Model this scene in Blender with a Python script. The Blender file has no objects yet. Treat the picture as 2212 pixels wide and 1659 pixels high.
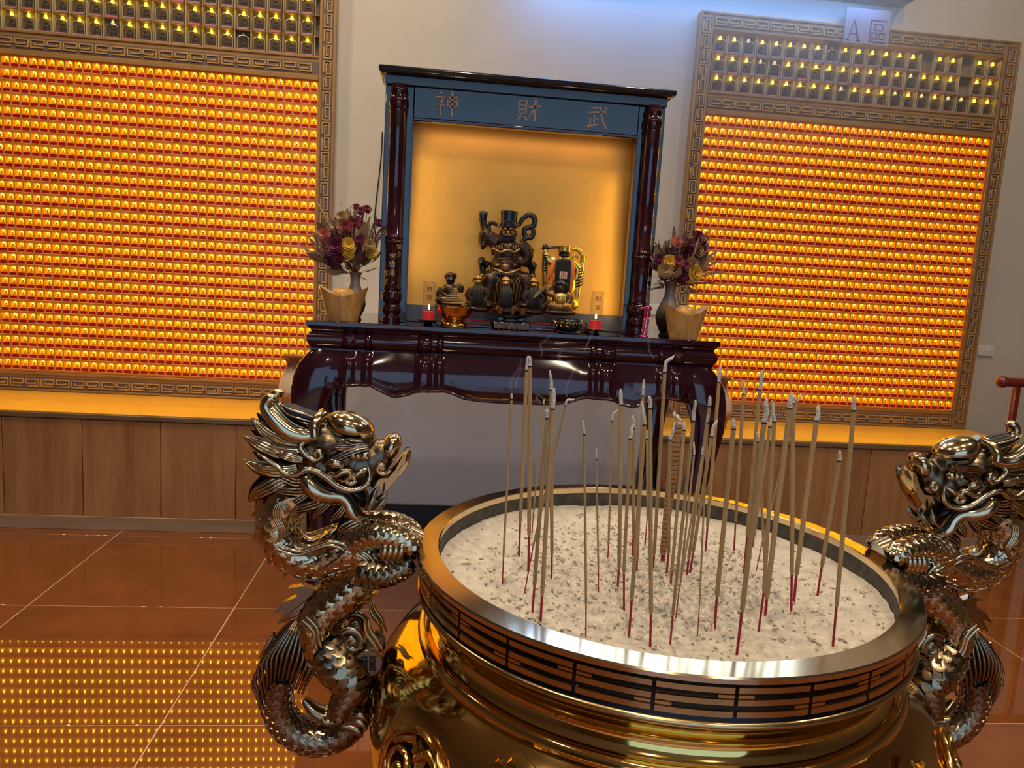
import bpy, math, random
import numpy as np
from mathutils import Vector, Matrix, Euler, noise as mnoise
random.seed(7)
SC = bpy.context.scene
COL = SC.collection
PI = math.pi

# ---------------------------------------------------------------- camera
CAM_H = 1.4
F_PX = 1580.49
YAW, PITCH, ROLL = math.radians(5.886), math.radians(-7.941), math.radians(3.404)
fwd = Vector((math.sin(YAW)*math.cos(PITCH), math.cos(YAW)*math.cos(PITCH), math.sin(PITCH)))
rgt = Vector((math.cos(YAW), -math.sin(YAW), 0))
upv = rgt.cross(fwd)
r2 = rgt*math.cos(ROLL) + upv*math.sin(ROLL)
u2 = -rgt*math.sin(ROLL) + upv*math.cos(ROLL)
cam_d = bpy.data.cameras.new('camera')
cam_d.sensor_width = 36.0
cam_d.lens = F_PX/2212*36.0
cam_d.clip_start = 0.02
cam = bpy.data.objects.new('camera', cam_d)
COL.objects.link(cam)
Mc = Matrix((r2, u2, -fwd)).transposed().to_4x4()
Mc.translation = (0, 0, CAM_H)
cam.matrix_world = Mc
SC.camera = cam

def survey(px, py, Y):
    """world (x, z) of a surveyed photo point that stands at distance Y"""
    d = r2*((px-1106)/F_PX) - u2*((py-829.5)/F_PX) + fwd
    t = Y/d.y
    return d.x*t, CAM_H + d.z*t

def survey_z(px, py, Z):
    d = r2*((px-1106)/F_PX) - u2*((py-829.5)/F_PX) + fwd
    t = (Z-CAM_H)/d.z
    return d.x*t, d.y*t

# ---------------------------------------------------------------- world, lamps, exposure
W = bpy.data.worlds.new('world'); SC.world = W; W.use_nodes = True
W.node_tree.nodes['Background'].inputs[0].default_value = (0.55, 0.68, 1.0, 1)
W.node_tree.nodes['Background'].inputs[1].default_value = 0.12
SC.view_settings.view_transform = 'Standard'
SC.view_settings.look = 'None'
SC.view_settings.exposure = 0.0
SC.view_settings.gamma = 1.0
SC.view_settings.use_curve_mapping = False
SC.cycles.use_denoising = True
SC.cycles.max_bounces = 4
SC.cycles.diffuse_bounces = 2
SC.cycles.use_adaptive_sampling = True
SC.cycles.adaptive_threshold = 0.08
SC.cycles.glossy_bounces = 4
SC.cycles.transparent_max_bounces = 12
SC.cycles.sample_clamp_indirect = 6.0

def area(name, loc, target, size, power, color, size_y=None, shape='RECTANGLE', spread=180):
    d = bpy.data.lights.new(name, 'AREA'); d.energy = power; d.color = color
    d.shape = shape; d.size = size
    if size_y: d.size_y = size_y
    d.spread = math.radians(spread)
    o = bpy.data.objects.new(name, d); COL.objects.link(o)
    o.location = loc
    o.rotation_euler = (Vector(target)-Vector(loc)).to_track_quat('-Z', 'Y').to_euler()
    return o

# daylight through the tall entrance doors behind the visitor
area('entrance_daylight', (0.6, -4.6, 2.15), (0.6, 0, 2.15), 5.2, 80, (0.40, 0.66, 1.0), 3.9)
# ceiling downlights of the hall
for i, (lx, ly) in enumerate([(-2.2, 3.0), (-0.9, 2.7), (0.35, 2.35), (2.5, 2.9), (-1.3, 0.6), (0.1, 0.2), (1.5, 0.4), (2.9, 0.9), (-0.2, -1.6), (1.4, -1.8)]):
    area('ceiling_downlight', (lx, ly, 4.26), (lx, ly, 0), 0.13, 17, (1.0, 0.79, 0.53), shape='DISK', spread=130)
for lx, ly, pw in ((-0.45, 3.40, 13), (-0.05, 3.30, 7), (-1.7, 3.6, 12), (3.3, 3.2, 9)):  # unseen extra downlights added to warm and brighten the altar wall
    area('wall_fill_downlight', (lx, ly, 4.26), (lx, ly+0.35, 2.0), 0.13, pw, (1.0, 0.80, 0.60), shape='DISK', spread=150)
# unseen blue light added under the wall display to wash the wall
area('blue_wash_light', (1.45, 4.28, 3.165), (1.45, 4.42, 2.6), 2.2, 10.0, (0.10, 0.33, 1.0), 0.05)
# warm lamps hidden behind the front posts of the shrine
area('shrine_lamp', (0.738, 3.02, 1.56), (0.30, 3.13, 1.54), 0.02, 0.6, (1.0, 0.62, 0.10), 0.62)
area('shrine_lamp', (-0.128, 3.02, 1.62), (0.30, 3.13, 1.60), 0.02, 0.50, (1.0, 0.66, 0.20), 0.62)

area('shrine_lamp', (0.31, 3.055, 1.985), (0.31, 3.13, 1.75), 0.80, 0.30, (1.0, 0.56, 0.26), 0.015)

# ---------------------------------------------------------------- helpers
def crom(P, sub=6):
    P = [np.array(p, float) for p in P]
    if len(P) < 3: sub = max(sub, 2)
    Q = [2*P[0]-P[1]] + P + [2*P[-1]-P[-2]]
    out = []
    for i in range(1, len(Q)-2):
        a, b, c, d = Q[i-1], Q[i], Q[i+1], Q[i+2]
        for k in range(sub):
            t = k/sub
            out.append(0.5*((2*b)+(-a+c)*t+(2*a-5*b+4*c-d)*t*t+(-a+3*b-3*c+d)*t**3))
    out.append(P[-1])
    return out

class MB:
    def __init__(s): s.v = []; s.f = []; s.m = []
    def add(s, V, F, mi=0):
        o = len(s.v)
        s.v += [tuple(map(float, p)) for p in V]
        s.f += [tuple(o+i for i in f) for f in F]
        s.m += [mi]*len(F)
        return s
    def box(s, x0, x1, y0, y1, z0, z1, mi=0):
        V = [(x0,y0,z0),(x1,y0,z0),(x1,y1,z0),(x0,y1,z0),(x0,y0,z1),(x1,y0,z1),(x1,y1,z1),(x0,y1,z1)]
        return s.add(V, [(0,3,2,1),(4,5,6,7),(0,1,5,4),(1,2,6,5),(2,3,7,6),(3,0,4,7)], mi)
    def cbox(s, x0, x1, y0, y1, z0, z1, c=0.002, mi=0):
        """box with chamfered edges"""
        c = min(c, (x1-x0)*.45, (y1-y0)*.45, (z1-z0)*.45)
        X, Y, Z = (x0, x1), (y0, y1), (z0, z1)
        V = []; idx = {}
        for i in (0,1):
            for j in (0,1):
                for k in (0,1):
                    sx, sy, sz = (1,-1)[i]*c, (1,-1)[j]*c, (1,-1)[k]*c
                    idx[i,j,k,'x'] = len(V); V.append((X[i], Y[j]+sy, Z[k]+sz))
                    idx[i,j,k,'y'] = len(V); V.append((X[i]+sx, Y[j], Z[k]+sz))
                    idx[i,j,k,'z'] = len(V); V.append((X[i]+sx, Y[j]+sy, Z[k]))
        F = []
        for i in (0,1):
            q = [idx[i,0,0,'x'], idx[i,1,0,'x'], idx[i,1,1,'x'], idx[i,0,1,'x']]; F.append(tuple(q if i else q[::-1]))
            q = [idx[0,i,0,'y'], idx[1,i,0,'y'], idx[1,i,1,'y'], idx[0,i,1,'y']]; F.append(tuple(q[::-1] if i else q))
            q = [idx[0,0,i,'z'], idx[1,0,i,'z'], idx[1,1,i,'z'], idx[0,1,i,'z']]; F.append(tuple(q if i else q[::-1]))
        for j in (0,1):
            for k in (0,1):
                F.append((idx[0,j,k,'y'], idx[1,j,k,'y'], idx[1,j,k,'z'], idx[0,j,k,'z']) if j != k else (idx[0,j,k,'z'], idx[1,j,k,'z'], idx[1,j,k,'y'], idx[0,j,k,'y']))
                F.append((idx[j,0,k,'z'], idx[j,1,k,'z'], idx[j,1,k,'x'], idx[j,0,k,'x']) if j != k else (idx[j,0,k,'x'], idx[j,1,k,'x'], idx[j,1,k,'z'], idx[j,0,k,'z']))
                F.append((idx[j,k,0,'x'], idx[j,k,1,'x'], idx[j,k,1,'y'], idx[j,k,0,'y']) if j != k else (idx[j,k,0,'y'], idx[j,k,1,'y'], idx[j,k,1,'x'], idx[j,k,0,'x']))
        for i in (0,1):
            for j in (0,1):
                for k in (0,1):
                    t = (idx[i,j,k,'x'], idx[i,j,k,'y'], idx[i,j,k,'z'])
                    F.append(t if (i+j+k) % 2 else t[::-1])
        return s.add(V, F, mi)
    def prism(s, poly, y0, y1, mi=0, inset=0.0):
        """polygon of (x, z) extruded along y; optional inset of the front (y0) face"""
        n = len(poly)
        P = np.array(poly, float); c = P.mean(0)
        fr = c + (P-c)*(1-inset)
        V = [(a, y0, b) for a, b in fr] + [(a, y1, b) for a, b in P]
        F = [tuple(range(n)), tuple(range(2*n-1, n-1, -1))]
        F += [(i, i+n, (i+1) % n+n, (i+1) % n) for i in range(n)]
        return s.add(V, F, mi)
    def tube(s, pts, rad, n=8, mi=0, sub=5, flat=1.0, ref=(0,1,0), caps=True, closed=False):
        """swept tube; flat = radius along ref relative to the in-plane radius"""
        R = rad if hasattr(rad, '__len__') else [rad]*len(pts)
        if sub > 1 and len(pts) > 1:
            full = [tuple(p)+(r,) for p, r in zip(pts, R)]
            C = crom(full, sub)
        else:
            C = [np.array(tuple(p)+(r,), float) for p, r in zip(pts, R)]
        C = np.array(C); P = C[:, :3]; Rr = np.maximum(C[:, 3], 1e-5)
        ref = np.array(ref, float)
        N = len(P); V = []
        for i in range(N):
            t = P[min(i+1, N-1)]-P[max(i-1, 0)] if not closed else P[(i+1) % N]-P[i-1]
            t = t/(np.linalg.norm(t)+1e-12)
            b = ref-t*(ref@t)
            if np.linalg.norm(b) < 1e-3:
                b = np.cross(t, (1, 0, 0.01))
            b /= np.linalg.norm(b)
            a = np.cross(b, t)
            for k in range(n):
                th = 2*PI*k/n
                V.append(P[i]+Rr[i]*(a*math.cos(th)+b*flat*math.sin(th)))
        F = []
        for i in range(N if closed else N-1):
            j = (i+1) % N
            for k in range(n):
                F.append((i*n+k, j*n+k, j*n+(k+1) % n, i*n+(k+1) % n))
        if caps and not closed:
            F.append(tuple(range(n))); F.append(tuple(range(N*n-1, (N-1)*n-1, -1)))
        return s.add(V, F, mi)
    def lathe(s, prof, n=32, c=(0,0,0), mi=0, cap=True, sx=1.0, sy=1.0):
        V = []
        for r, z in prof:
            for k in range(n):
                th = 2*PI*k/n
                V.append((c[0]+r*sx*math.cos(th), c[1]+r*sy*math.sin(th), c[2]+z))
        F = []
        for i in range(len(prof)-1):
            for k in range(n):
                F.append((i*n+k, i*n+(k+1) % n, (i+1)*n+(k+1) % n, (i+1)*n+k))
        if cap:
            F.append(tuple(range(n-1, -1, -1))); m = (len(prof)-1)*n
            F.append(tuple(range(m, m+n)))
        return s.add(V, F, mi)
    def ell(s, c, r, rot=(0,0,0), n=12, m=8, mi=0):
        if not hasattr(r, '__len__'): r = (r, r, r)
        M = Euler(rot).to_matrix()
        V = []; F = []
        for i in range(m+1):
            ph = PI*i/m
            for k in range(n):
                th = 2*PI*k/n
                p = M @ Vector((r[0]*math.sin(ph)*math.cos(th), r[1]*math.sin(ph)*math.sin(th), r[2]*math.cos(ph)))
                V.append((c[0]+p.x, c[1]+p.y, c[2]+p.z))
        for i in range(m):
            for k in range(n):
                q = (i*n+k, (i+1)*n+k, (i+1)*n+(k+1) % n, i*n+(k+1) % n)
                if i == 0: q = (q[0], q[1], q[2])
                elif i == m-1: q = (q[0], q[1], q[3])
                F.append(q)
        return s.add(V, F, mi)
    def mesh(s, name, mats, origin=(0,0,0), smooth=38):
        me = bpy.data.meshes.new(name)
        o = np.array(origin, float)
        V = np.array(s.v, float)-o
        me.from_pydata([tuple(p) for p in V], [], s.f)
        for m in (mats if isinstance(mats, (list, tuple)) else [mats]): me.materials.append(m)
        me.polygons.foreach_set('material_index', s.m)
        if smooth is None:
            pass
        else:
            me.shade_smooth()
            if smooth < 170: me.set_sharp_from_angle(angle=math.radians(smooth))
        me.update()
        return me
    def build(s, name, mats, parent=None, smooth=38, origin=None):
        """parented: vertices are world coordinates, stored relative to the parent thing"""
        if origin is None:
            origin = parent['_o'] if parent is not None and '_o' in parent else (0,0,0)
            sub = (0,0,0)
        me = s.mesh(name, mats, origin, smooth)
        ob = bpy.data.objects.new(name, me); COL.objects.link(ob)
        if parent is not None:
            ob.parent = parent
            ob['_o'] = origin
        else:
            ob.location = origin
        return ob

def thing(name, label, cat, loc=(0,0,0), group=None):
    o = bpy.data.objects.new(name, None); COL.objects.link(o)
    o.location = loc; o['_o'] = tuple(loc)
    o.empty_display_size = 0.05
    o['label'] = label; o['category'] = cat
    if group: o['group'] = group
    return o

def solo(name, mb, mats, label, cat, origin, group=None, smooth=38):
    o = mb.build(name, mats, None, smooth, origin)
    o['label'] = label; o['category'] = cat
    if group: o['group'] = group
    return o

def struct(name, mb, mats, smooth=38, label=None, cat=None):
    o = mb.build(name, mats, None, smooth, (0,0,0)); o['kind'] = 'structure'; o['_o'] = (0,0,0)
    if label: o['label'] = label
    if cat: o['category'] = cat
    return o

def inst(name, me, parent, loc):
    """one more piece that shares mesh data; loc is a world position"""
    o = bpy.data.objects.new(name, me); COL.objects.link(o)
    o.parent = parent
    po = parent['_o'] if '_o' in parent else (0,0,0)
    o.location = (loc[0]-po[0], loc[1]-po[1], loc[2]-po[2])
    o['_o'] = tuple(loc)
    return o

def melt(mb, voxel, smooth=2):
    """weld overlapping shapes into one continuous cast surface"""
    me = mb.mesh('tmp', [], (0,0,0), None)
    ob = bpy.data.objects.new('tmp', me); COL.objects.link(ob)
    md = ob.modifiers.new('r', 'REMESH'); md.mode = 'VOXEL'; md.voxel_size = voxel
    if smooth:
        sm = ob.modifiers.new('s', 'SMOOTH'); sm.iterations = smooth; sm.factor = 0.5
    dg = bpy.context.evaluated_depsgraph_get()
    ev = ob.evaluated_get(dg)
    m2 = ev.to_mesh()
    n = len(m2.vertices); co = np.empty(n*3); m2.vertices.foreach_get('co', co)
    F = [tuple(p.vertices) for p in m2.polygons]
    ev.to_mesh_clear()
    bpy.data.objects.remove(ob); bpy.data.meshes.remove(me)
    out = MB(); out.add(co.reshape(-1, 3), F)
    return out

# ---------------------------------------------------------------- materials
def nodes(name):
    m = bpy.data.materials.new(name); m.use_nodes = True
    return m, m.node_tree.nodes, m.node_tree.links, m.node_tree.nodes['Principled BSDF']

def pbr(name, col, rough=0.5, metal=0.0, coat=0.0, emis=None, estr=0.0, var=0.0, vscale=20.0, vstretch=(1,1,1), bump=0.0, bscale=60.0, alpha=1.0, trans=0.0, spec=0.5, rvar=0.0, coords='Object', ior=1.45, col2=None):
    m, N, L, b = nodes(name)
    b.inputs['Base Color'].default_value = (*col, 1)
    b.inputs['Roughness'].default_value = rough
    b.inputs['Metallic'].default_value = metal
    b.inputs['Coat Weight'].default_value = coat
    b.inputs['Coat Roughness'].default_value = 0.04
    b.inputs['Alpha'].default_value = alpha
    b.inputs['Transmission Weight'].default_value = trans
    b.inputs['Specular IOR Level'].default_value = spec
    b.inputs['IOR'].default_value = ior
    if emis:
        b.inputs['Emission Color'].default_value = (*emis, 1)
        b.inputs['Emission Strength'].default_value = estr
    if var or bump or rvar:
        tc = N.new('ShaderNodeTexCoord'); mp = N.new('ShaderNodeMapping')
        L.new(tc.outputs[coords], mp.inputs[0]); mp.inputs['Scale'].default_value = vstretch
        nz = N.new('ShaderNodeTexNoise'); nz.inputs['Scale'].default_value = vscale
        nz.inputs['Detail'].default_value = 5; nz.inputs['Roughness'].default_value = 0.6
        L.new(mp.outputs[0], nz.inputs['Vector'])
        if var:
            mx = N.new('ShaderNodeMix'); mx.data_type = 'RGBA'
            rp = N.new('ShaderNodeValToRGB'); rp.color_ramp.elements[0].position = 0.32; rp.color_ramp.elements[1].position = 0.68
            L.new(nz.outputs['Fac'], rp.inputs[0]); L.new(rp.outputs[0], mx.inputs[0])
            c2 = col2 if col2 else tuple(min(1, c*(1+var)) for c in col)
            c1 = col if col2 else tuple(c*(1-var) for c in col)
            mx.inputs[6].default_value = (*c1, 1); mx.inputs[7].default_value = (*c2, 1)
            L.new(mx.outputs[2], b.inputs['Base Color'])
        if rvar:
            mr = N.new('ShaderNodeMapRange'); mr.inputs[3].default_value = max(0.02, rough-rvar); mr.inputs[4].default_value = rough+rvar
            L.new(nz.outputs['Fac'], mr.inputs[0]); L.new(mr.outputs[0], b.inputs['Roughness'])
        if bump:
            n2 = N.new('ShaderNodeTexNoise'); n2.inputs['Scale'].default_value = bscale; n2.inputs['Detail'].default_value = 4
            L.new(mp.outputs[0], n2.inputs['Vector'])
            bp = N.new('ShaderNodeBump'); bp.inputs['Strength'].default_value = bump; bp.inputs['Distance'].default_value = 0.01
            L.new(n2.outputs['Fac'], bp.inputs['Height']); L.new(bp.outputs[0], b.inputs['Normal'])
    return m

def wood(name, c1, c2, rough=0.4, grain=(14, 14, 0.9), coat=0.0, bump=0.05, per_object=True):
    """long-grained timber; the grain runs along the axis with the small scale"""
    m, N, L, b = nodes(name)
    tc = N.new('ShaderNodeTexCoord'); mp = N.new('ShaderNodeMapping'); mp.inputs['Scale'].default_value = grain
    L.new(tc.outputs['Object'], mp.inputs[0])
    if per_object:
        oi = N.new('ShaderNodeObjectInfo'); ml = N.new('ShaderNodeMath'); ml.operation = 'MULTIPLY'; ml.inputs[1].default_value = 37.0
        cb = N.new('ShaderNodeCombineXYZ')
        L.new(oi.outputs['Random'], ml.inputs[0])
        for k in range(3): L.new(ml.outputs[0], cb.inputs[k])
        L.new(cb.outputs[0], mp.inputs['Location'])
    nz = N.new('ShaderNodeTexNoise'); nz.inputs['Scale'].default_value = 1.0; nz.inputs['Detail'].default_value = 7; nz.inputs['Roughness'].default_value = 0.62; nz.inputs['Distortion'].default_value = 0.6
    L.new(mp.outputs[0], nz.inputs['Vector'])
    n3 = N.new('ShaderNodeTexNoise'); n3.inputs['Scale'].default_value = 6.0; n3.inputs['Detail'].default_value = 4
    L.new(mp.outputs[0], n3.inputs['Vector'])
    ad = N.new('ShaderNodeMath'); ad.operation = 'MULTIPLY_ADD'; ad.inputs[1].default_value = 0.35
    L.new(n3.outputs['Fac'], ad.inputs[0]); L.new(nz.outputs['Fac'], ad.inputs[2])
    rp = N.new('ShaderNodeValToRGB'); rp.color_ramp.elements[0].position = 0.42; rp.color_ramp.elements[1].position = 0.92
    rp.color_ramp.elements[0].color = (*c2, 1); rp.color_ramp.elements[1].color = (*c1, 1)
    L.new(ad.outputs[0], rp.inputs[0]); L.new(rp.outputs[0], b.inputs['Base Color'])
    b.inputs['Roughness'].default_value = rough; b.inputs['Coat Weight'].default_value = coat
    if bump:
        bp = N.new('ShaderNodeBump'); bp.inputs['Strength'].default_value = bump; bp.inputs['Distance'].default_value = 0.01
        L.new(ad.outputs[0], bp.inputs['Height']); L.new(bp.outputs[0], b.inputs['Normal'])
    return m

def glow(name, col, strength, base=(0.02,0.01,0.0)):
    m, N, L, b = nodes(name)
    b.inputs['Base Color'].default_value = (*base, 1); b.inputs['Roughness'].default_value = 0.4
    b.inputs['Emission Color'].default_value = (*col, 1); b.inputs['Emission Strength'].default_value = strength
    return m

def glassy(name, tint, clear=0.7, rough=0.03, body=1.0, edge=0.85):
    """thin clear shell: see-through with a glossy skin"""
    m = bpy.data.materials.new(name); m.use_nodes = True
    N, L = m.node_tree.nodes, m.node_tree.links; N.clear()
    out = N.new('ShaderNodeOutputMaterial'); mix = N.new('ShaderNodeMixShader'); tr = N.new('ShaderNodeBsdfTransparent')
    b = N.new('ShaderNodeBsdfPrincipled'); b.inputs['Base Color'].default_value = (*[q*body for q in tint], 1); b.inputs['Roughness'].default_value = rough
    tr.inputs[0].default_value = (*[min(1, 0.55+0.45*t) for t in tint], 1)
    lw = N.new('ShaderNodeLayerWeight'); lw.inputs[0].default_value = 0.25
    mr = N.new('ShaderNodeMapRange'); mr.inputs[3].default_value = 1-clear; mr.inputs[4].default_value = edge
    L.new(lw.outputs['Facing'], mr.inputs[0]); L.new(mr.outputs[0], mix.inputs[0])
    L.new(tr.outputs[0], mix.inputs[1]); L.new(b.outputs[0], mix.inputs[2]); L.new(mix.outputs[0], out.inputs[0])
    return m

M = {}
M['wall'] = pbr('wall_plaster', (0.60, 0.54, 0.45), 0.75, var=0.05, vscale=1.6, bump=0.02, bscale=40)
M['wall_dark'] = pbr('wall_brown', (0.26, 0.18, 0.12), 0.7)
M['panel_grey'] = pbr('panel_grey', (0.56, 0.58, 0.67), 0.6, var=0.05, vscale=2)
M['skirt_dark'] = pbr('skirt_dark', (0.022, 0.022, 0.026), 0.4)
M['ceil'] = pbr('ceiling_paint', (0.30, 0.26, 0.21), 0.8)
M['tile'] = pbr('floor_tile', (0.175, 0.056, 0.015), 0.03, var=0.16, vscale=3.0, rvar=0.01, coords='Generated', ior=1.8)
M['grout'] = pbr('floor_grout', (0.62, 0.45, 0.32), 0.7)
M['bench_top'] = wood('bench_top_wood', (0.80, 0.43, 0.050), (0.62, 0.30, 0.030), 0.35, (0.7, 9, 9), bump=0.02)
M['bench'] = wood('bench_panel_wood', (0.47, 0.235, 0.090), (0.25, 0.105, 0.034), 0.42, (9, 9, 0.8), bump=0.03)
M['bench_edge'] = wood('bench_edge_wood', (0.22, 0.13, 0.07), (0.12, 0.07, 0.035), 0.45, (0.8, 9, 9), bump=0.02)
M['lac'] = pbr('mahogany_lacquer', (0.026, 0.004, 0.010), 0.09, coat=0.4, var=0.35, vscale=6, vstretch=(1,1,6), spec=0.6)
M['lac_black'] = pbr('black_lacquer', (0.008, 0.008, 0.011), 0.13, coat=0.6, spec=0.6)
M['rail'] = pbr('painted_rail', (0.16, 0.018, 0.012), 0.3, coat=0.3)
M['white_plastic'] = pbr('white_plastic', (0.72, 0.70, 0.65), 0.35)
M['black_plastic'] = pbr('black_plastic', (0.01, 0.01, 0.012), 0.4)

# ================================================================ the hall
WY = 4.46          # altar wall
CF = 4.40          # front plane of the light cabinets
BZ = 0.618         # bench top
struct('wall_back', MB().box(-5.2, 6.2, WY, WY+0.15, 0, 4.3), M['wall'])
struct('wall_left', MB().box(-5.35, -5.2, -5, WY+0.15, 0, 4.3), M['wall_dark'])
struct('wall_right', MB().box(6.2, 6.35, -5, WY+0.15, 0, 4.3), M['wall_dark'])
struct('wall_front', MB().box(-5.2, -2.3, -5.15, -5, 0, 4.3).box(3.5, 6.2, -5.15, -5, 0, 4.3).box(-2.3, 3.5, -5.15, -5, 4.2, 4.3), M['wall_dark'])
struct('ceiling', MB().box(-5.35, 6.35, -5.15, WY+0.15, 4.3, 4.4), M['ceil'])
fl = struct('floor', MB().box(-5.35, 6.35, -5.15, WY+0.15, -0.06, -0.0012), M['grout'])
TS, J = 0.804, 0.0016
tm = MB().cbox(-TS/2+J, TS/2-J, -TS/2+J, TS/2-J, -0.012, 0.0, 0.0012).mesh('floor_tile', M['tile'])
tm_end = MB().cbox(-TS/2+J, TS/2-J, J, WY-2.954-TS-J, -0.012, 0.0, 0.0012).mesh('floor_tile', M['tile'])
for i in range(-5, 7):
    for j in range(-4, 5):
        cx, cy = -0.792+TS*(i+0.5), 2.954+TS*(j-3.5)
        if -5.3 < cx < 6.3 and -1.2 < cy < WY-0.15:
            inst('floor_tile', tm, fl, (cx, cy, 0))
    cx, ye = -0.792+TS*(i+0.5), 2.954+TS
    if -5.3 < cx < 6.3: inst('floor_tile', tm_end, fl, (cx, ye, 0))

# ---- the two low benches that carry the light cabinets
def bench(x0, x1, joints, label):
    y0 = 3.842
    t = thing('display_bench', label, 'bench', ((x0+x1)/2, (y0+WY)/2, 0), 'wooden benches under the light cabinets')
    MB().cbox(x0, x1, y0-0.006, WY-0.022, BZ-0.008, BZ, 0.002).build('top_board', M['bench_top'], t)
    MB().cbox(x0, x1, y0-0.010, y0+0.03, BZ-0.034, BZ-0.008, 0.003).build('edge_strip', M['bench_edge'], t)
    MB().box(x0, x1, y0+0.012, y0+0.03, 0.0, BZ-0.034).build('carcass_board', M['skirt_dark'], t)
    xs = [x0]+[j for j in joints if x0 < j < x1]+[x1]
    for a, b in zip(xs[:-1], xs[1:]):
        MB().cbox(a+0.002, b-0.002, y0, y0+0.014, 0.072, BZ-0.038, 0.0015).build('front_panel', M['bench'], t)
    MB().cbox(x0, x1, y0-0.006, y0+0.02, 0.0, 0.072, 0.002).build('toe_board', wood_toe, t)
    return t
wood_toe = wood('toe_board_wood', (0.40, 0.27, 0.17), (0.26, 0.16, 0.09), 0.45, (0.8, 9, 9), bump=0.02)
bench(-3.30, -0.66, [-2.93, -2.55, -2.172, -1.789, -1.404, -1.027], 'plank-fronted wooden bench under the lamp cabinet without a lettered plate')
bench(1.24, 3.47, [1.43, 1.771, 2.12, 2.467, 2.815, 3.16], 'plank-fronted wooden bench under the lettered lamp cabinet, ending near the stair rail')
# grey wall panel and dark skirting under the altar table
struct('wall_under_table', MB().box(-0.66, 1.24, 3.95, WY, 0.0, 1.12), M['panel_grey'])
struct('baseboard_back', MB().cbox(-0.66, 1.24, 3.938, 3.95, 0.0, 0.152, 0.003), M['skirt_dark'])

# ---- wall sockets
def socket(x, z, y, label):
    t = thing('wall_socket', label, 'socket', (x, y, z), 'power sockets on the altar wall')
    MB().cbox(x-0.055, x+0.055, y-0.010, y, z-0.033, z+0.033, 0.003).build('cover_plate', M['white_plastic'], t)
    for k in (-0.026, 0.012):
        MB().cbox(x+k, x+k+0.026, y-0.0125, y-0.009, z-0.014, z+0.014, 0.001).build('outlet', M['white_plastic'], t)
        MB().box(x+k+0.006, x+k+0.009, y-0.0132, y-0.012, z-0.006, z+0.006).box(x+k+0.017, x+k+0.020, y-0.0132, y-0.012, z-0.006, z+0.006).build('slot_pair', M['black_plastic'], t)
sx, sz = survey(2128, 758, WY); socket(sx, sz, WY, 'white double socket on the wall beside the stair rail')
sx, sz = survey(1409, 668, WY); socket(sx, sz, WY, 'white double socket on the wall behind the pink lighter')

# ---- LED display on the wall over the shrine; only the lower edge of its far end reaches into the picture
DZ = 3.172
t = thing('led_display', 'dark blue edge of a display box mounted high above the lettered plate', 'display', (1.5, WY, DZ))
bm_ = pbr('box_blue', (0.02, 0.06, 0.17), 0.35)
MB().cbox(0.22, 2.69, 4.335, WY-0.001, DZ, DZ+0.55, 0.008).build('housing', bm_, t)
MB().box(0.27, 2.64, 4.330, 4.336, DZ+0.05, DZ+0.50).build('screen', glow('led_screen', (0.70, 0.86, 1.0), 5.5), t)
# ---- stair rail at the edge of the picture
ry = 3.75
rx, rz = survey(2168, 825, ry)
t = thing('stair_rail', 'dark red stair rail with a ball end by the wall', 'railing', (rx+0.3, ry, 0))
MB().tube([(rx, ry, rz), (rx+0.5, ry, rz), (rx+1.6, ry, rz)], 0.026, 14, sub=1).build('hand_rail', M['rail'], t)
MB().ell((rx-0.006, ry, rz), (0.034, 0.034, 0.034), n=18, m=12).lathe([(0.030, 0), (0.036, 0.004), (0.036, 0.012), (0.03, 0.016)], 18, (rx-0.006, ry, rz-0.008)).build('ball_end', M['rail'], t)
for k in range(5):
    px_ = rx+0.085+0.135*k
    MB().cbox(px_-0.016, px_+0.016, ry-0.014, ry+0.014, 0.0, rz-0.015, 0.003).build('baluster', M['rail'], t)

# ================================================================ light cabinets
M['cab'] = pbr('cabinet_brass_wood', (0.36, 0.20, 0.070), 0.42, metal=0.15, var=0.12, vscale=8)
M['cab_dark'] = pbr('cabinet_groove', (0.15, 0.105, 0.085), 0.5)
M['key'] = pbr('meander_gold', (0.54, 0.32, 0.105), 0.4, metal=0.2)
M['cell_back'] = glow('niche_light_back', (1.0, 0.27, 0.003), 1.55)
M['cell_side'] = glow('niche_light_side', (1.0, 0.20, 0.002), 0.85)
M['cell_bulb'] = glow('niche_bulb', (1.0, 0.58, 0.012), 75.0)
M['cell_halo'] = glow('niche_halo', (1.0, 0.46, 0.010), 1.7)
M['cell_frame'] = pbr('niche_frame_amber', (0.50, 0.20, 0.03), 0.35, emis=(1.0, 0.28, 0.01), estr=0.10)  # small emission stands in for lamp light caught by the frame
M['cell_lip'] = pbr('niche_lip_amber', (0.75, 0.38, 0.12), 0.3, emis=(1.0, 0.40, 0.06), estr=0.22)  # lip glow likewise replaces light from the niche lamp
M['cell_red'] = pbr('name_plate_red', (0.30, 0.006, 0.012), 0.35, emis=(1.0, 0.005, 0.012), estr=0.06)  # faint emission added to brighten the plate, which has no lamp
M['cell_buddha'] = pbr('tiny_buddha_amber', (0.55, 0.22, 0.02), 0.3, emis=(1.0, 0.30, 0.005), estr=0.25)  # emission puts the niche light into the figure's colour
M['cell_face'] = pbr('tiny_buddha_face', (0.20, 0.06, 0.01), 0.4)  # dark brown stands in for the head's shade before the halo
CELLM = [M['cell_frame'], M['cell_back'], M['cell_side'], M['cell_bulb'], M['cell_halo'], M['cell_red'], M['cell_buddha'], M['cell_face'], M['cell_lip']]

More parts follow.
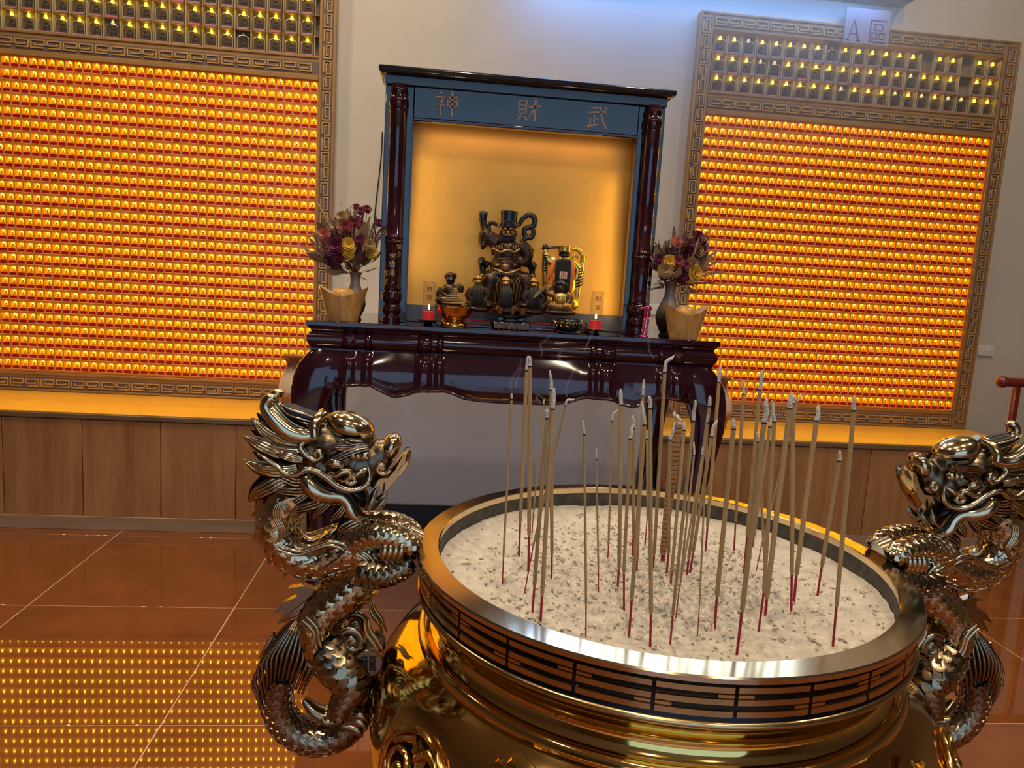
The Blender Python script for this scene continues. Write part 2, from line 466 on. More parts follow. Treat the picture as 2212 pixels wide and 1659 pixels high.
def niche_mb(w, h):
    """one lit niche: amber box, halo, tiny seated figure, bulb and red name plate; front plane y = 0"""
    b = MB(); t = 0.0032; d = 0.021
    x0, x1, z0, z1 = -w/2+t*1.35, w/2-t*1.35, -h/2+t+0.0055, h/2-t-0.001
    zp = z0+0.0195                     # top of the name plate
    b.box(-w/2, x0, -0.002, 0.003, -h/2, h/2, 0).box(x1, w/2, -0.002, 0.003, -h/2, h/2, 0)
    b.box(x0, x1, -0.002, 0.003, z1, h/2, 0).box(x0, x1, -0.002, 0.003, -h/2, z0-0.001, 0)
    b.box(x0, x1, -0.004, -0.001, z0-0.001, z0+0.0012, 8)
    b.add([(x0, d, z0), (x1, d, z0), (x1, d, z1), (x0, d, z1)], [(0, 1, 2, 3)], 1)
    b.add([(x0, 0, z0), (x0, d, z0), (x0, d, z1), (x0, 0, z1)], [(0, 1, 2, 3)], 2)
    b.add([(x1, 0, z0), (x1, 0, z1), (x1, d, z1), (x1, d, z0)], [(0, 1, 2, 3)], 2)
    b.add([(x0, 0, z1), (x0, d, z1), (x1, d, z1), (x1, 0, z1)], [(0, 1, 2, 3)], 2)
    b.box(x0+0.0015, x1-0.0015, -0.001, 0.003, z0+0.002, zp, 5)
    zc = zp+0.0205
    b.lathe([(0.0, 0.0), (0.0108, 0.0)], 10, (0, 0, 0), 4, cap=False)
    for k in range(20): pass
    n = 20; s = len(b.v)-n                       # stand the halo disc upright behind the head
    for i in range(s, s+n):
        x, y, z = b.v[i]; b.v[i] = (x, d-0.004, zc+y)
    b.ell((0, d-0.009, zc), (0.0040, 0.0040, 0.0046), n=6, m=4, mi=7)
    b.ell((0, d-0.010, zp+0.0075), (0.0105, 0.006, 0.0095), n=7, m=4, mi=6)
    b.ell((0, d-0.012, zp+0.002), (0.0125, 0.008, 0.004), n=7, m=3, mi=6)
    b.ell((0, d-0.012, z1-0.004), (0.0028, 0.0028, 0.0042), n=6, m=4, mi=3)
    return b

def key_mb(w, h, flip):
    """one rectangular S of the meander border, lying in x-z, raised towards -y"""
    b = MB(); t = h*0.17
    sgn = -1 if flip else 1
    def bar(x0, x1, z0, z1):
        a, c = sorted((sgn*x0, sgn*x1)); b.cbox(a, c, -0.005, 0.0, z0, z1, 0.0011)
    e = w*0.46
    bar(-e, e, h/2-t, h/2); bar(-e, -e+t, -h/2, h/2-t); bar(e-t, e, -h/2+t*2.0, h/2-t)
    bar(-e+2.1*t, e-t, -h/2+1.7*t, -h/2+2.7*t) if False else None
    bar(-e+2.2*t, e-t, -t*0.5-0.11*h, t*0.5-0.11*h)
    bar(-e, e-t*1.2, -h/2, -h/2+t)
    bar(-e+2.2*t, -e+3.2*t, -t*0.5-0.11*h, h*0.12)
    return b

def jar_mb():
    """clear bottle-shaped lamp, origin at the middle of its cell, front y = 0"""
    w, zb, zs = 0.033, -0.050, 0.022
    poly = [(-w, zb+0.004), (-w+0.004, zb), (w-0.004, zb), (w, zb+0.004), (w, zs-0.012), (w-0.004, zs-0.003), (w-0.013, zs+0.004), (0.010, zs+0.008), (0.008, zs+0.014), (-0.008, zs+0.014), (-0.010, zs+0.008), (-w+0.013, zs+0.004), (-w+0.004, zs-0.003), (-w, zs-0.012)]
    return MB().prism(poly, 0.004, 0.030, 0, 0.03)

M['jar'] = glassy('jar_clear', (0.75, 0.66, 0.55), 0.88, 0.06, 0.35, 0.5)
M['jar_rim'] = pbr('jar_rim_light', (0.70, 0.60, 0.40), 0.25, metal=0.3)
M['jar_fig'] = pbr('jar_figure_dark', (0.03, 0.022, 0.026), 0.4)
M['jar_bulb'] = glow('jar_bulb_lit', (1.0, 0.70, 0.03), 6.0)
M['jar_bulb_dim'] = glow('jar_bulb_dim', (1.0, 0.80, 0.30), 1.2)
M['jar_bulb_off'] = pbr('jar_bulb_off', (0.5, 0.5, 0.48), 0.3)
M['jar_plate'] = pbr('jar_name_plate', (0.60, 0.16, 0.18), 0.4)
M['jar_plate2'] = pbr('jar_name_plate_faded', (0.42, 0.22, 0.24), 0.4)
M['jar_wall'] = pbr('jar_cell_wall', (0.62, 0.50, 0.28), 0.35)
M['jar_back'] = pbr('jar_cell_back', (0.27, 0.20, 0.14), 0.25)

NR, RP, RZ0 = 26, 0.0661, 2.4175     # rows of niches
def cabinet(label, lx0, lx1, cp, nc, fx0, fx1, jx0, jp, nj, missing, dim, off, prefer_low):
    t = thing('light_cabinet', label, 'light cabinet', ((fx0+fx1)/2, WY, BZ), 'wall cabinets full of votive lamps')
    zt, zl1, zl0, zj0, zj1 = 3.025, 2.450, 0.728, 2.585, 2.925
    MB().box(fx0+0.004, fx1-0.004, WY-0.006, WY-0.0005, BZ+0.001, zt-0.004).build('back_board', M['cab_dark'], t)
    def rail(name, x0, x1, z0, z1):
        return MB().cbox(x0, x1, CF, WY-0.006, z0, z1, 0.003).build(name, M['cab'], t)
    rl = rail('frame_stile', fx0, lx0-0.002, BZ+0.001, zt); rr = rail('frame_stile', lx1+0.002, fx1, BZ+0.001, zt)
    rt = rail('frame_rail', lx0-0.002, lx1+0.002, zj1, zt); rm = rail('frame_rail', lx0-0.002, lx1+0.002, zl1+0.004, zj0); rb = rail('frame_rail', lx0-0.002, lx1+0.002, BZ+0.001, zl0)
    # beads along the frame
    def bead(p, x0, x1, z0, z1, mat='cab'):
        MB().cbox(x0, x1, CF-0.006, CF+0.001, z0, z1, 0.002).build('bead', M[mat], p)
    bead(rl, fx0, fx0+0.014, BZ+0.002, zt); bead(rr, fx1-0.014, fx1, BZ+0.002, zt)
    bead(rl, lx0-0.016, lx0-0.002, zl0-0.01, zj1+0.012); bead(rr, lx1+0.002, lx1+0.016, zl0-0.01, zj1+0.012)
    bead(rt, fx0+0.014, fx1-0.014, zt-0.012, zt); bead(rt, lx0-0.002, lx1+0.002, zj1, zj1+0.012)
    bead(rm, lx0, lx1, zj0-0.014, zj0); bead(rm, lx0, lx1, zl1+0.004, zl1+0.028)
    bead(rb, lx0, lx1, zl0-0.014, zl0); bead(rb, fx0+0.014, fx1-0.014, BZ+0.002, BZ+0.014)
    # dark field strips under the meander
    def field(p, x0, x1, z0, z1):
        MB().box(x0, x1, CF-0.0012, CF+0.002, z0, z1).build('groove_strip', M['cab_dark'], p)
    KP = 0.0415*2
    kh = [key_mb(KP, 0.046, f).mesh('meander_key', M['key']) for f in (0, 1)]
    kv = []
    for f in (0, 1):
        k = key_mb(KP, 0.046, f)
        k.v = [(z, y, -x) for x, y, z in k.v]; kv.append(k.mesh('meander_key', M['key']))
    def hrow(p, x0, x1, zc):
        n = int((x1-x0)/KP); s = x0+((x1-x0)-n*KP)/2
        field(p, x0, x1, zc-0.032, zc+0.032)
        for i in range(n): inst('meander_key', kh[i % 2], p, (s+KP*(i+0.5), CF-0.001, zc))
    def vcol(p, xc, z0, z1):
        n = int((z1-z0)/KP); s = z0+((z1-z0)-n*KP)/2
        field(p, xc-0.030, xc+0.030, z0, z1)
        for i in range(n): inst('meander_key', kv[i % 2], p, (xc, CF-0.001, s+KP*(i+0.5)))
    ml, mr = (fx0+0.014+lx0-0.016)/2, (lx1+0.016+fx1-0.014)/2
    vcol(rl, ml, BZ+0.03, zt-0.03); vcol(rr, mr, BZ+0.03, zt-0.03)
    hrow(rt, lx0, lx1, (zt-0.012+zj1+0.012)/2); hrow(rm, lx0, lx1, 2.519); hrow(rb, lx0, lx1, 0.666)
    # niches
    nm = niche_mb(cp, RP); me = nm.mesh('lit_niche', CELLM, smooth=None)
    cells = []
    for r in range(NR):
        for c in range(nc):
            x = lx0+cp*(c+0.5) if prefer_low else lx1-cp*(c+0.5)
            cells.append((c, r, x, RZ0-RP*r))
    cells.sort(key=lambda q: (q[0] if not prefer_low else q[0]) if prefer_low else -q[0])
    rest = MB(); V0 = np.array(nm.v)
    k = 0
    for c, r, x, z in cells:
        vis = (not prefer_low and -2.46 < x) or prefer_low
        if vis and k < 300:
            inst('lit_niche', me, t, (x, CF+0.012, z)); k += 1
        else:
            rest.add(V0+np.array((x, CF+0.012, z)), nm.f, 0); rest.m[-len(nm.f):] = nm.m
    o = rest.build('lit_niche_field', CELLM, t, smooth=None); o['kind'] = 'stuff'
    # jar lamps on three shelves
    jm = jar_mb().mesh('jar_lamp', M['jar'])
    fig = MB().ell((0, 0.017, 0.006), (0.0095, 0.007, 0.010), n=8, m=6).ell((0, 0.017, -0.016), (0.016, 0.008, 0.016), n=8, m=6).ell((0, 0.017, -0.033), (0.021, 0.009, 0.009), n=8, m=5).mesh('figure', M['jar_fig'], smooth=180)
    bulbs = {}
    for nme in ('jar_bulb', 'jar_bulb_dim', 'jar_bulb_off'):
        bulbs[nme] = MB().ell((0, 0.016, 0.042), (0.0072, 0.0072, 0.008), n=8, m=6).lathe([(0.0105, 0.030), (0.0085, 0.038), (0.004, 0.042)], 8, (0, 0.016, 0)).mesh('bulb', M[nme], smooth=180)
    plates = [MB().box(-0.028, 0.028, 0.0005, 0.003, -0.0485, -0.038).mesh('name_plate', M[q]) for q in ('jar_plate', 'jar_plate2')]
    rimm = MB().tube([(-0.031, 0.003, -0.046), (-0.031, 0.003, 0.008), (-0.028, 0.003, 0.018), (-0.018, 0.003, 0.026), (0, 0.003, 0.029), (0.018, 0.003, 0.026), (0.028, 0.003, 0.018), (0.031, 0.003, 0.008), (0.031, 0.003, -0.046)], 0.0013, 5, sub=2).mesh('bottle_rim', M['jar_rim'])
    MB().box(lx0, lx1, WY-0.012, WY-0.008, zj0, zj1).build('jar_shelf_back', M['jar_back'], t)
    for r in range(3):
        zc = 2.854-0.1108*r
        if r < 2: MB().cbox(lx0, lx1, CF+0.004, WY-0.012, zc-0.0565, zc-0.0525, 0.001).build('shelf_board', M['cab'], t)
        for c in range(nj+1):
            xd = jx0+jp*(c-0.5)
            if lx0 < xd < lx1: MB().box(xd-0.0014, xd+0.0014, CF+0.006, WY-0.012, zc-0.053, zc+0.056).build('divider', M['jar_wall'], t)
        for c in range(nj):
            if (r, c) in missing: continue
            x = jx0+jp*c
            if x < lx0+0.03 or x > lx1-0.03: continue
            j = inst('jar_lamp', jm, t, (x, CF+0.010, zc))
            inst('figure', fig, j, (x, CF+0.010, zc)); inst('bottle_rim', rimm, j, (x, CF+0.010, zc))
            bn = 'jar_bulb_off' if (r, c) in off else 'jar_bulb_dim' if (r, c) in dim else 'jar_bulb'
            inst('bulb', bulbs[bn], j, (x, CF+0.010, zc))
            inst('name_plate', plates[0 if (r*7+c*3) % 5 == 0 else 1], j, (x, CF+0.010, zc))
    return t
cabA = cabinet('tall cabinet of amber lamp niches beside the flower vase, without a lettered plate', -0.741-0.0468*44, -0.741, 0.0468, 44, -2.89, -0.648, -0.81-0.0866*23, 0.0866, 24,
        {}, {(1, 6), (2, 11), (0, 15)}, {(2, 19)}, False)
cabB = cabinet('tall gold framed cabinet of amber lamp niches carrying the lettered plate', 1.513, 3.345, 0.0482, 38, 1.429, 3.448, 1.5666, 0.0866, 21,
        {(0, 15), (0, 18), (1, 18)}, {(0, 2), (1, 3), (1, 4), (2, 9), (1, 14), (2, 13), (2, 15), (2, 17), (2, 18)}, {(0, 8)}, True)

# lettered plate on the upper rail
def text_mesh(body, size, depth, name='character', bevel=0.0, offset=0.0):
    cu = bpy.data.curves.new(name, 'FONT'); cu.body = body; cu.size = size; cu.extrude = depth; cu.align_x = 'CENTER'; cu.align_y = 'CENTER'; cu.offset = offset
    cu.bevel_depth = bevel; cu.resolution_u = 4
    ob = bpy.data.objects.new(name, cu); COL.objects.link(ob)
    dg = bpy.context.evaluated_depsgraph_get(); ev = ob.evaluated_get(dg)
    me = bpy.data.meshes.new_from_object(ev); me.name = name
    bpy.data.objects.remove(ob); bpy.data.curves.remove(cu)
    V = np.array([tuple(v.co) for v in me.vertices])
    F = [tuple(p.vertices) for p in me.polygons]
    bpy.data.meshes.remove(me)
    b = MB()
    if len(V): 
        c = (V.max(0)+V.min(0))/2; V = V-c
        b.add([(x, -z, y) for x, y, z in V], F)
    return b
def shift(b, dx, dy, dz):
    b.v = [(x+dx, y+dy, z+dz) for x, y, z in b.v]; return b
M['plate'] = pbr('sign_plate', (0.30, 0.25, 0.255), 0.45)
M['plate_ink'] = pbr('sign_ink', (0.12, 0.045, 0.085), 0.5)
t = thing('zone_sign', 'pale square plate reading A zone fixed across the cabinet top rail', 'sign', (2.442, CF, 2.918))
MB().cbox(2.301, 2.583, CF-0.022, CF-0.007, 2.918, 3.118, 0.002).build('plate', M['plate'], t)
# a serif A from strokes and the character for zone from bars
a = MB(); y0, y1 = CF-0.024, CF-0.0215
def stroke(b, p, q, w0, w1, ya, yb):
    p, q = np.array(p), np.array(q); d = q-p; d = d/np.linalg.norm(d); n = np.array((-d[1], d[0]))
    b.prism([tuple(p+n*w0), tuple(p-n*w0), tuple(q-n*w1), tuple(q+n*w1)], ya, yb)
ax, az = 2.357, 2.99
stroke(a, (ax-0.034, az-0.055), (ax-0.002, az+0.058), 0.0022, 0.0022, y0, y1); stroke(a, (ax+0.034, az-0.055), (ax+0.0, az+0.062), 0.006, 0.0035, y0, y1)
stroke(a, (ax-0.022, az-0.016), (ax+0.022, az-0.016), 0.0022, 0.0022, y0, y1)
stroke(a, (ax-0.046, az-0.055), (ax-0.020, az-0.055), 0.002, 0.002, y0, y1); stroke(a, (ax+0.018, az-0.055), (ax+0.048, az-0.055), 0.002, 0.002, y0, y1)
a.build('letter', M['plate_ink'], t, smooth=None)
q = MB(); qx, qz = 2.508, 2.995
for p0, p1 in [((-.048,.062),(.05,.062)), ((-.048,.062),(-.050,-.045)), ((-.050,-.045),(-.040,-.058)), ((-.040,-.058),(.052,-.058)),
               ((-.022,.042),(.026,.042)), ((-.022,.008),(.026,.008)), ((-.022,.042),(-.022,.008)), ((.026,.042),(.026,.008)),
               ((-.036,-.006),(-.006,-.006)), ((-.036,-.038),(-.006,-.038)), ((-.036,-.006),(-.036,-.038)), ((-.006,-.006),(-.006,-.038)),
               ((.010,-.006),(.042,-.006)), ((.010,-.038),(.042,-.038)), ((.010,-.006),(.010,-.038)), ((.042,-.006),(.042,-.038))]:
    stroke(q, (qx+p0[0], qz+p0[1]), (qx+p1[0], qz+p1[1]), 0.003, 0.003, y0, y1)
q.build('character', M['plate_ink'], t, smooth=None)

# ================================================================ altar table
TX0, TX1, TYF, TYB, TZ = -0.509, 1.128, 2.85, 3.62, 1.21
TC = (TX0+TX1)/2
def loft_rect(b, x0, x1, y0, y1, prof, mi=0, cap=True):
    """rectangle outline swept through (inset, z) steps"""
    V = []
    for i, z in prof:
        V += [(x0+i, y0+i, z), (x1-i, y0+i, z), (x1-i, y1-i, z), (x0+i, y1-i, z)]
    F = []
    for k in range(len(prof)-1):
        for j in range(4):
            F.append((k*4+j, (k+1)*4+j, (k+1)*4+(j+1) % 4, k*4+(j+1) % 4))
    if cap:
        F.append((0, 1, 2, 3)); m = (len(prof)-1)*4; F.append((m+3, m+2, m+1, m))
    return b.add(V, F, mi)
table = thing('altar_table', 'glossy dark mahogany altar table with scalloped apron and bowed legs', 'table', (TC, (TYF+TYB)/2, 0))
b = MB(); loft_rect(b, TX0, TX1, TYF, TYB, [(0.004, TZ), (0.0008, TZ-0.002), (0, TZ-0.005), (0, TZ-0.017), (0.002, TZ-0.020), (0.007, TZ-0.023), (0.012, TZ-0.029), (0.016, TZ-0.036)])
b.build('table_top', M['lac'], table, smooth=28)
b = MB(); n = 14
prof = [(0.017, TZ-0.0361)]
for k in range(n+1):
    a = PI*k/n
    prof.append((0.022-0.016*math.sin(a)-0.002, TZ-0.040-0.064*k/n))
prof += [(0.016, TZ-0.107), (0.016, TZ-0.113)]
loft_rect(b, TX0, TX1, TYF, TYB, prof)
b.build('waist_moulding', M['lac'], table, smooth=28)
RIBS = [(-0.345, 0.026), (-0.272, 0.014), (-0.055, 0.030), (0.005, 0.014)]
RIBS = RIBS+[(2*TC-x, w) for x, w in RIBS]
for x, w in RIBS:                                   # upright reeds over the waist and the apron
    r = MB(); V = []; F = []; zs = np.linspace(TZ-0.040, TZ-0.104, 9); m = 9
    for i, z in enumerate(zs):
        s_ = math.sin(PI*i/8)
        for k in range(m):
            a = PI*k/(m-1)
            V.append((x-w*math.cos(a), TYF+0.021-0.016*s_-0.013*math.sin(a)*(0.35+0.65*s_), z))
    for i in range(8):
        for k in range(m-1):
            F.append((i*m+k, i*m+k+1, (i+1)*m+k+1, (i+1)*m+k))
    r.add(V, F); r.build('waist_reed', M['lac'], table, smooth=60)
# scalloped apron
SCX = [-0.399, -0.345, -0.300, -0.258, -0.215, -0.167, -0.120, -0.079, -0.050, -0.025, 0.02, 0.055, 0.103, 0.16, 0.223, TC]
SCZ = [0.955, 0.968, 0.970, 0.972, 0.950, 0.929, 0.938, 0.955, 0.959, 0.957, 0.962, 0.955, 0.936, 0.929, 0.927, 0.926]
def scallop(x):
    if x > TC: x = 2*TC-x
    return float(np.interp(x, SCX, SCZ))
def apron_bump(x):
    v = 0.0
    for c, w in RIBS:
        d = abs(x-c)
        if d < w: v += 0.012*math.sqrt(max(0, 1-(d/w)**2))
    return v
b = MB(); xs = np.linspace(-0.44, 2*TC+0.44, 260); zt_ = TZ-0.111; nz_ = 14; V = []; F = []
for x in xs:
    zb = scallop(max(-0.399, min(2*TC+0.399, x)))
    for k in range(nz_+1):
        f = k/nz_; z = zt_+(zb-zt_)*f
        V.append((x, TYF+0.012-0.034*math.sin(min(1, f*1.05)*PI*0.55)-apron_bump(x)*min(1, f*6), z))
for i in range(len(xs)-1):
    for k in range(nz_):
        a = i*(nz_+1)+k; F.append((a, a+1, a+nz_+2, a+nz_+1))
o = len(V); V2 = [(x, y+0.03, z) for x, y, z in V]
b.add(V, F); b.add(V2, [f[::-1] for f in F])
m_ = nz_+1
b.add([V[i*m_+nz_] for i in range(len(xs))]+[V2[i*m_+nz_] for i in range(len(xs))], [(i, i+len(xs), i+1+len(xs), i+1) for i in range(len(xs)-1)])
apron = b.build('apron', M['lac'], table, smooth=60)
b = MB(); pts = []
for x in np.linspace(-0.40, 2*TC+0.40, 90):
    pts.append((x, TYF-0.024-apron_bump(x), scallop(x)+0.003))
b.tube(pts, 0.0062, 7, sub=1).build('apron_bead', M['lac'], apron, smooth=60)
# side aprons
for sx_ in (TX0+0.02, TX1-0.045):
    MB().cbox(sx_, sx_+0.025, TYF+0.06, TYB-0.06, 0.94, TZ-0.111, 0.004).build('side_apron', M['lac'], table)
# bowed legs
LZ = [1.099, 1.075, 1.04, 1.0, 0.955, 0.90, 0.85, 0.80, 0.74, 0.68, 0.62, 0.55, 0.47, 0.38, 0.28, 0.18, 0.10, 0.05, 0.03, 0.0]
LO = [-0.490, -0.512, -0.536, -0.551, -0.558, -0.560, -0.558, -0.551, -0.541, -0.530, -0.518, -0.504, -0.490, -0.480, -0.478, -0.486, -0.505, -0.527, -0.535, -0.535]
LI = [-0.385, -0.385, -0.385, -0.388, -0.402, -0.425, -0.436, -0.440, -0.440, -0.437, -0.432, -0.425, -0.418, -0.412, -0.410, -0.412, -0.418, -0.430, -0.440, -0.440]
def leg_mesh(sx_, sy_):
    b = MB(); V = []; m = 12
    for z, xo, xi in zip(LZ, LO, LI):
        d = -(xo+0.49)                      # outward bow, the same towards the front
        if sx_ > 0: xo, xi = 2*TC-xo, 2*TC-xi
        yf = TYF+0.012-d*0.55; yk = yf+(0.105 if z > 0.85 else 0.085)
        if sy_ > 0: yf, yk = TYF+TYB-yf, TYF+TYB-yk
        cx_, cy_ = (xo+xi)/2, (yf+yk)/2; hx, hy = abs(xo-xi)/2, abs(yf-yk)/2
        for k in range(m):
            a = 2*PI*k/m+PI/m
            c_, s_ = math.cos(a), math.sin(a)
            e = 0.35
            V.append((cx_+hx*math.copysign(abs(c_)**e, c_), cy_+hy*math.copysign(abs(s_)**e, s_), z))
    F = []
    for i in range(len(LZ)-1):
        for k in range(m):
            F.append((i*m+k, (i+1)*m+k, (i+1)*m+(k+1) % m, i*m+(k+1) % m))
    F.append(tuple(range(m))); n_ = (len(LZ)-1)*m; F.append(tuple(range(n_+m-1, n_-1, -1)))
    return b.add(V, F)
for sx_ in (-1, 1):
    for sy_ in (-1, 1):
        lg = leg_mesh(sx_, sy_).build('leg', M['lac'], table, smooth=50)
        if sy_ < 0:                          # bead that follows the inner edge of each front leg
            pts = [((xi+0.004) if sx_ < 0 else 2*TC-xi-0.004, TYF+0.006+(xo+0.49)*0.55, z) for z, xo, xi in zip(LZ[3:-3], LO[3:-3], LI[3:-3])]
            MB().tube(pts, 0.006, 7, sub=2).build('leg_bead', M['lac'], lg, smooth=60)

# ================================================================ shrine on the table
M['gold_back'] = pbr('gold_cloth', (0.86, 0.47, 0.085), 0.45, metal=0.25, var=0.10, vscale=3.0, bump=0.06, bscale=260)
M['inner_wood'] = pbr('shrine_inner_wood', (0.30, 0.15, 0.05), 0.3)
M['blue_step'] = pbr('shrine_step', (0.10, 0.11, 0.15), 0.35)
M['letter'] = pbr('carved_letter', (0.46, 0.30, 0.22), 0.45)
M['letter_edge'] = pbr('carved_letter_edge', (0.03, 0.004, 0.006), 0.3)
SF = 2.99; SB = 3.18
SCX_ = 0.3085
shrine = thing('shrine_cabinet', 'tall black lacquer shrine with gold back and turned columns on the altar table', 'shrine', (SCX_, (SF+SB)/2, TZ))
def mx(x): return 2*SCX_-x
b = MB(); loft_rect(b, -0.275, mx(-0.275), SF-0.03, SB+0.01, [(0.010, 2.192), (0.002, 2.188), (0, 2.182), (0, 2.172), (0.004, 2.166), (0.012, 2.162)])
b.build('roof_board', M['lac_black'], shrine, smooth=30)
MB().cbox(-0.25, mx(-0.25), SF, SF+0.05, 2.128, 2.162, 0.002).build('cornice', M['lac_black'], shrine)
hp = MB().cbox(-0.139, mx(-0.139), SF+0.012, SF+0.04, 2.012, 2.128, 0.002).build('name_board', M['lac_black'], shrine)
MB().cbox(-0.140, mx(-0.140), SF+0.004, SF+0.04, 1.999, 2.012, 0.003).build('lintel_bead', M['lac'], shrine)
for s_ in (0, 1):
    f_ = (lambda x: x) if s_ == 0 else mx
    xs_ = sorted((f_(-0.25), f_(-0.139)))
    MB().cbox(xs_[0], xs_[1], SF+0.016, SF+0.05, TZ, 2.128, 0.003).build('front_stile', M['lac_black'], shrine)
    xs_ = sorted((f_(-0.25), f_(-0.262)))
    MB().cbox(*sorted((f_(-0.246), f_(-0.222))), SF+0.05, SB, TZ, 2.162, 0.003).build('side_panel', M['lac_black'], shrine)
    MB().cbox(*sorted((f_(-0.168), f_(-0.152))), SF+0.05, SB-0.04, TZ, 2.02, 0.002).build('inner_panel', M['inner_wood'], shrine)
    MB().cbox(*sorted((f_(-0.143), f_(-0.137))), SF+0.008, SF+0.03, TZ, 2.0, 0.001).build('inner_bead', M['lac'], shrine)
    cxx = f_(-0.197)
    prof = [(0.036, 1.211), (0.036, 1.232), (0.030, 1.238), (0.033, 1.246), (0.038, 1.256), (0.038, 1.268), (0.032, 1.278), (0.030, 1.284), (0.034, 1.292), (0.040, 1.306), (0.040, 1.320), (0.034, 1.334), (0.032, 1.338), (0.036, 1.342), (0.036, 1.348), (0.033, 1.352),
            (0.033, 1.520), (0.036, 1.524), (0.037, 1.530), (0.034, 1.534), (0.034, 1.540), (0.037, 1.545), (0.036, 1.551), (0.033, 1.555),
            (0.033, 2.02), (0.036, 2.025), (0.036, 2.032), (0.032, 2.036), (0.037, 2.046), (0.039, 2.060), (0.037, 2.074), (0.031, 2.084), (0.034, 2.092), (0.036, 2.102), (0.032, 2.112), (0.028, 2.128)]
    col = MB().lathe(prof, 28, (cxx, SF, 0)).build('turned_column', M['lac'], shrine, smooth=40)
    if s_ == 0: left_col = col
MB().box(-0.152, mx(-0.152), SB-0.05, SB-0.04, 1.281, 2.15).build('gold_panel', M['gold_back'], shrine)
MB().box(-0.246, mx(-0.246), SB-0.04, SB, TZ, 2.16).build('back_board', M['lac_black'], shrine)
MB().cbox(-0.152, mx(-0.152), SB-0.062, SB-0.05, TZ+0.001, 1.281, 0.002).build('back_step', M['blue_step'], shrine)
MB().box(-0.152, mx(-0.152), SF+0.05, SB-0.05, 2.02, 2.03).build('inner_ceiling', M['inner_wood'], shrine)
# brush-written characters carved into the name board (read from the far end: wu cai shen)
def brush(b, pts, w, y0, y1, mi=0):
    """one brush stroke: polyline with widths, slightly pillowed"""
    P = [np.array(p, float) for p in pts]; n = len(P); Ww = w if hasattr(w, '__len__') else [w]*n
    L_, R_ = [], []
    for i in range(n):
        d = P[min(i+1, n-1)]-P[max(0, i-1)]; d = d/(np.linalg.norm(d)+1e-9); q = np.array((-d[1], d[0]))
        L_.append(P[i]+q*Ww[i]); R_.append(P[i]-q*Ww[i])
    for i in range(n-1):
        b.prism([tuple(L_[i]), tuple(R_[i]), tuple(R_[i+1]), tuple(L_[i+1])], y0, y1, mi)
GLYPH = {
 'shen': [([(-.30,.44),(-.22,.36)], [.035,.05]), ([(-.46,.22),(-.14,.26)], [.04,.035]), ([(-.15,.26),(-.24,.06),(-.46,-.14)], [.045,.04,.012]), ([(-.28,.02),(-.28,-.46)], [.05,.03]), ([(-.24,.0),(-.14,-.10)], [.02,.045]),
          ([(-.02,.24),(.02,-.14)], [.04,.04]), ([(-.02,.23),(.40,.28),(.37,-.08)], [.04,.045,.035]), ([(.02,.06),(.36,.09)], [.028,.028]), ([(.03,-.11),(.37,-.08)], [.032,.032]), ([(.18,.48),(.19,-.48)], [.05,.03])],
 'cai': [([(-.42,.36),(-.40,-.14)], [.038,.035]), ([(-.42,.36),(-.12,.40),(-.13,-.12)], [.034,.042,.034]), ([(-.40,.20),(-.14,.22)], [.024,.024]), ([(-.40,.04),(-.14,.06)], [.024,.024]), ([(-.41,-.13),(-.13,-.11)], [.028,.028]),
         ([(-.32,-.18),(-.46,-.40)], [.042,.012]), ([(-.20,-.18),(-.08,-.36)], [.02,.046]), ([(-.02,.16),(.46,.22)], [.036,.034]), ([(.24,.46),(.25,-.40),(.12,-.34)], [.046,.04,.012]), ([(.22,.14),(.08,-.12),(-.04,-.24)], [.034,.026,.010])],
 'wu': [([(-.30,.36),(.06,.40)], [.036,.034]), ([(-.40,.18),(.36,.26)], [.036,.036]), ([(-.16,.10),(-.15,-.30)], [.036,.032]), ([(-.14,-.06),(.04,-.04)], [.028,.028]), ([(-.32,-.02),(-.31,-.32)], [.034,.034]), ([(-.44,-.38),(.06,-.28)], [.036,.028]),
        ([(.08,.46),(.14,.10),(.28,-.24),(.42,-.42),(.44,-.24)], [.046,.04,.040,.044,.012]), ([(.26,.44),(.36,.34)], [.03,.04])]}
for key, px_, py_ in (('shen', 967, 224), ('cai', 1143, 240), ('wu', 1291, 254)):
    gx, gz = survey(px_, py_, SF+0.01); sz_ = 0.098 if key != 'wu' else 0.094
    for mi_, grow, ya in ((1, 0.016, SF+0.0112), (0, 0.0, SF+0.0098)):
        pass
    g = MB()
    for pts, w in GLYPH[key]:
        P = [(gx+p[0]*sz_, gz+p[1]*sz_) for p in pts]
        brush(g, P, [x*sz_ for x in w], SF+0.0095, SF+0.0125, 0)
        if key == 'shen': brush(g, P, [x*sz_*1.0+0.0022 for x in w], SF+0.0108, SF+0.0125, 1)
    g.build('carved_character', [M['letter'], M['letter_edge']], hp, smooth=None)
# small gilt dedication on the column
M['gilt'] = pbr('gilt_letter', (0.75, 0.48, 0.14), 0.35, metal=0.6)
for ch, ang, qx, qy in (('信', 0.78, 862, 531), ('士', 0.78, 862, 549), ('李', -0.05, 847, 553), ('榮', -0.05, 847, 571), ('澤', -0.05, 846, 589), ('敬', -0.88, 833, 589), ('獻', -0.88, 833, 608)):
    z = survey(qx, qy, SF-0.033)[1]
    g = text_mesh(ch, 0.026, 0.0004)
    V = []
    for x, y, zz in g.v:
        a = ang+x/0.033
        rr = 0.0336-y
        V.append((-0.197+rr*math.sin(a), SF-rr*math.cos(a), z+zz))
    g.v = V
    if g.v: g.build('gilt_character', M['gilt'], left_col, smooth=None)

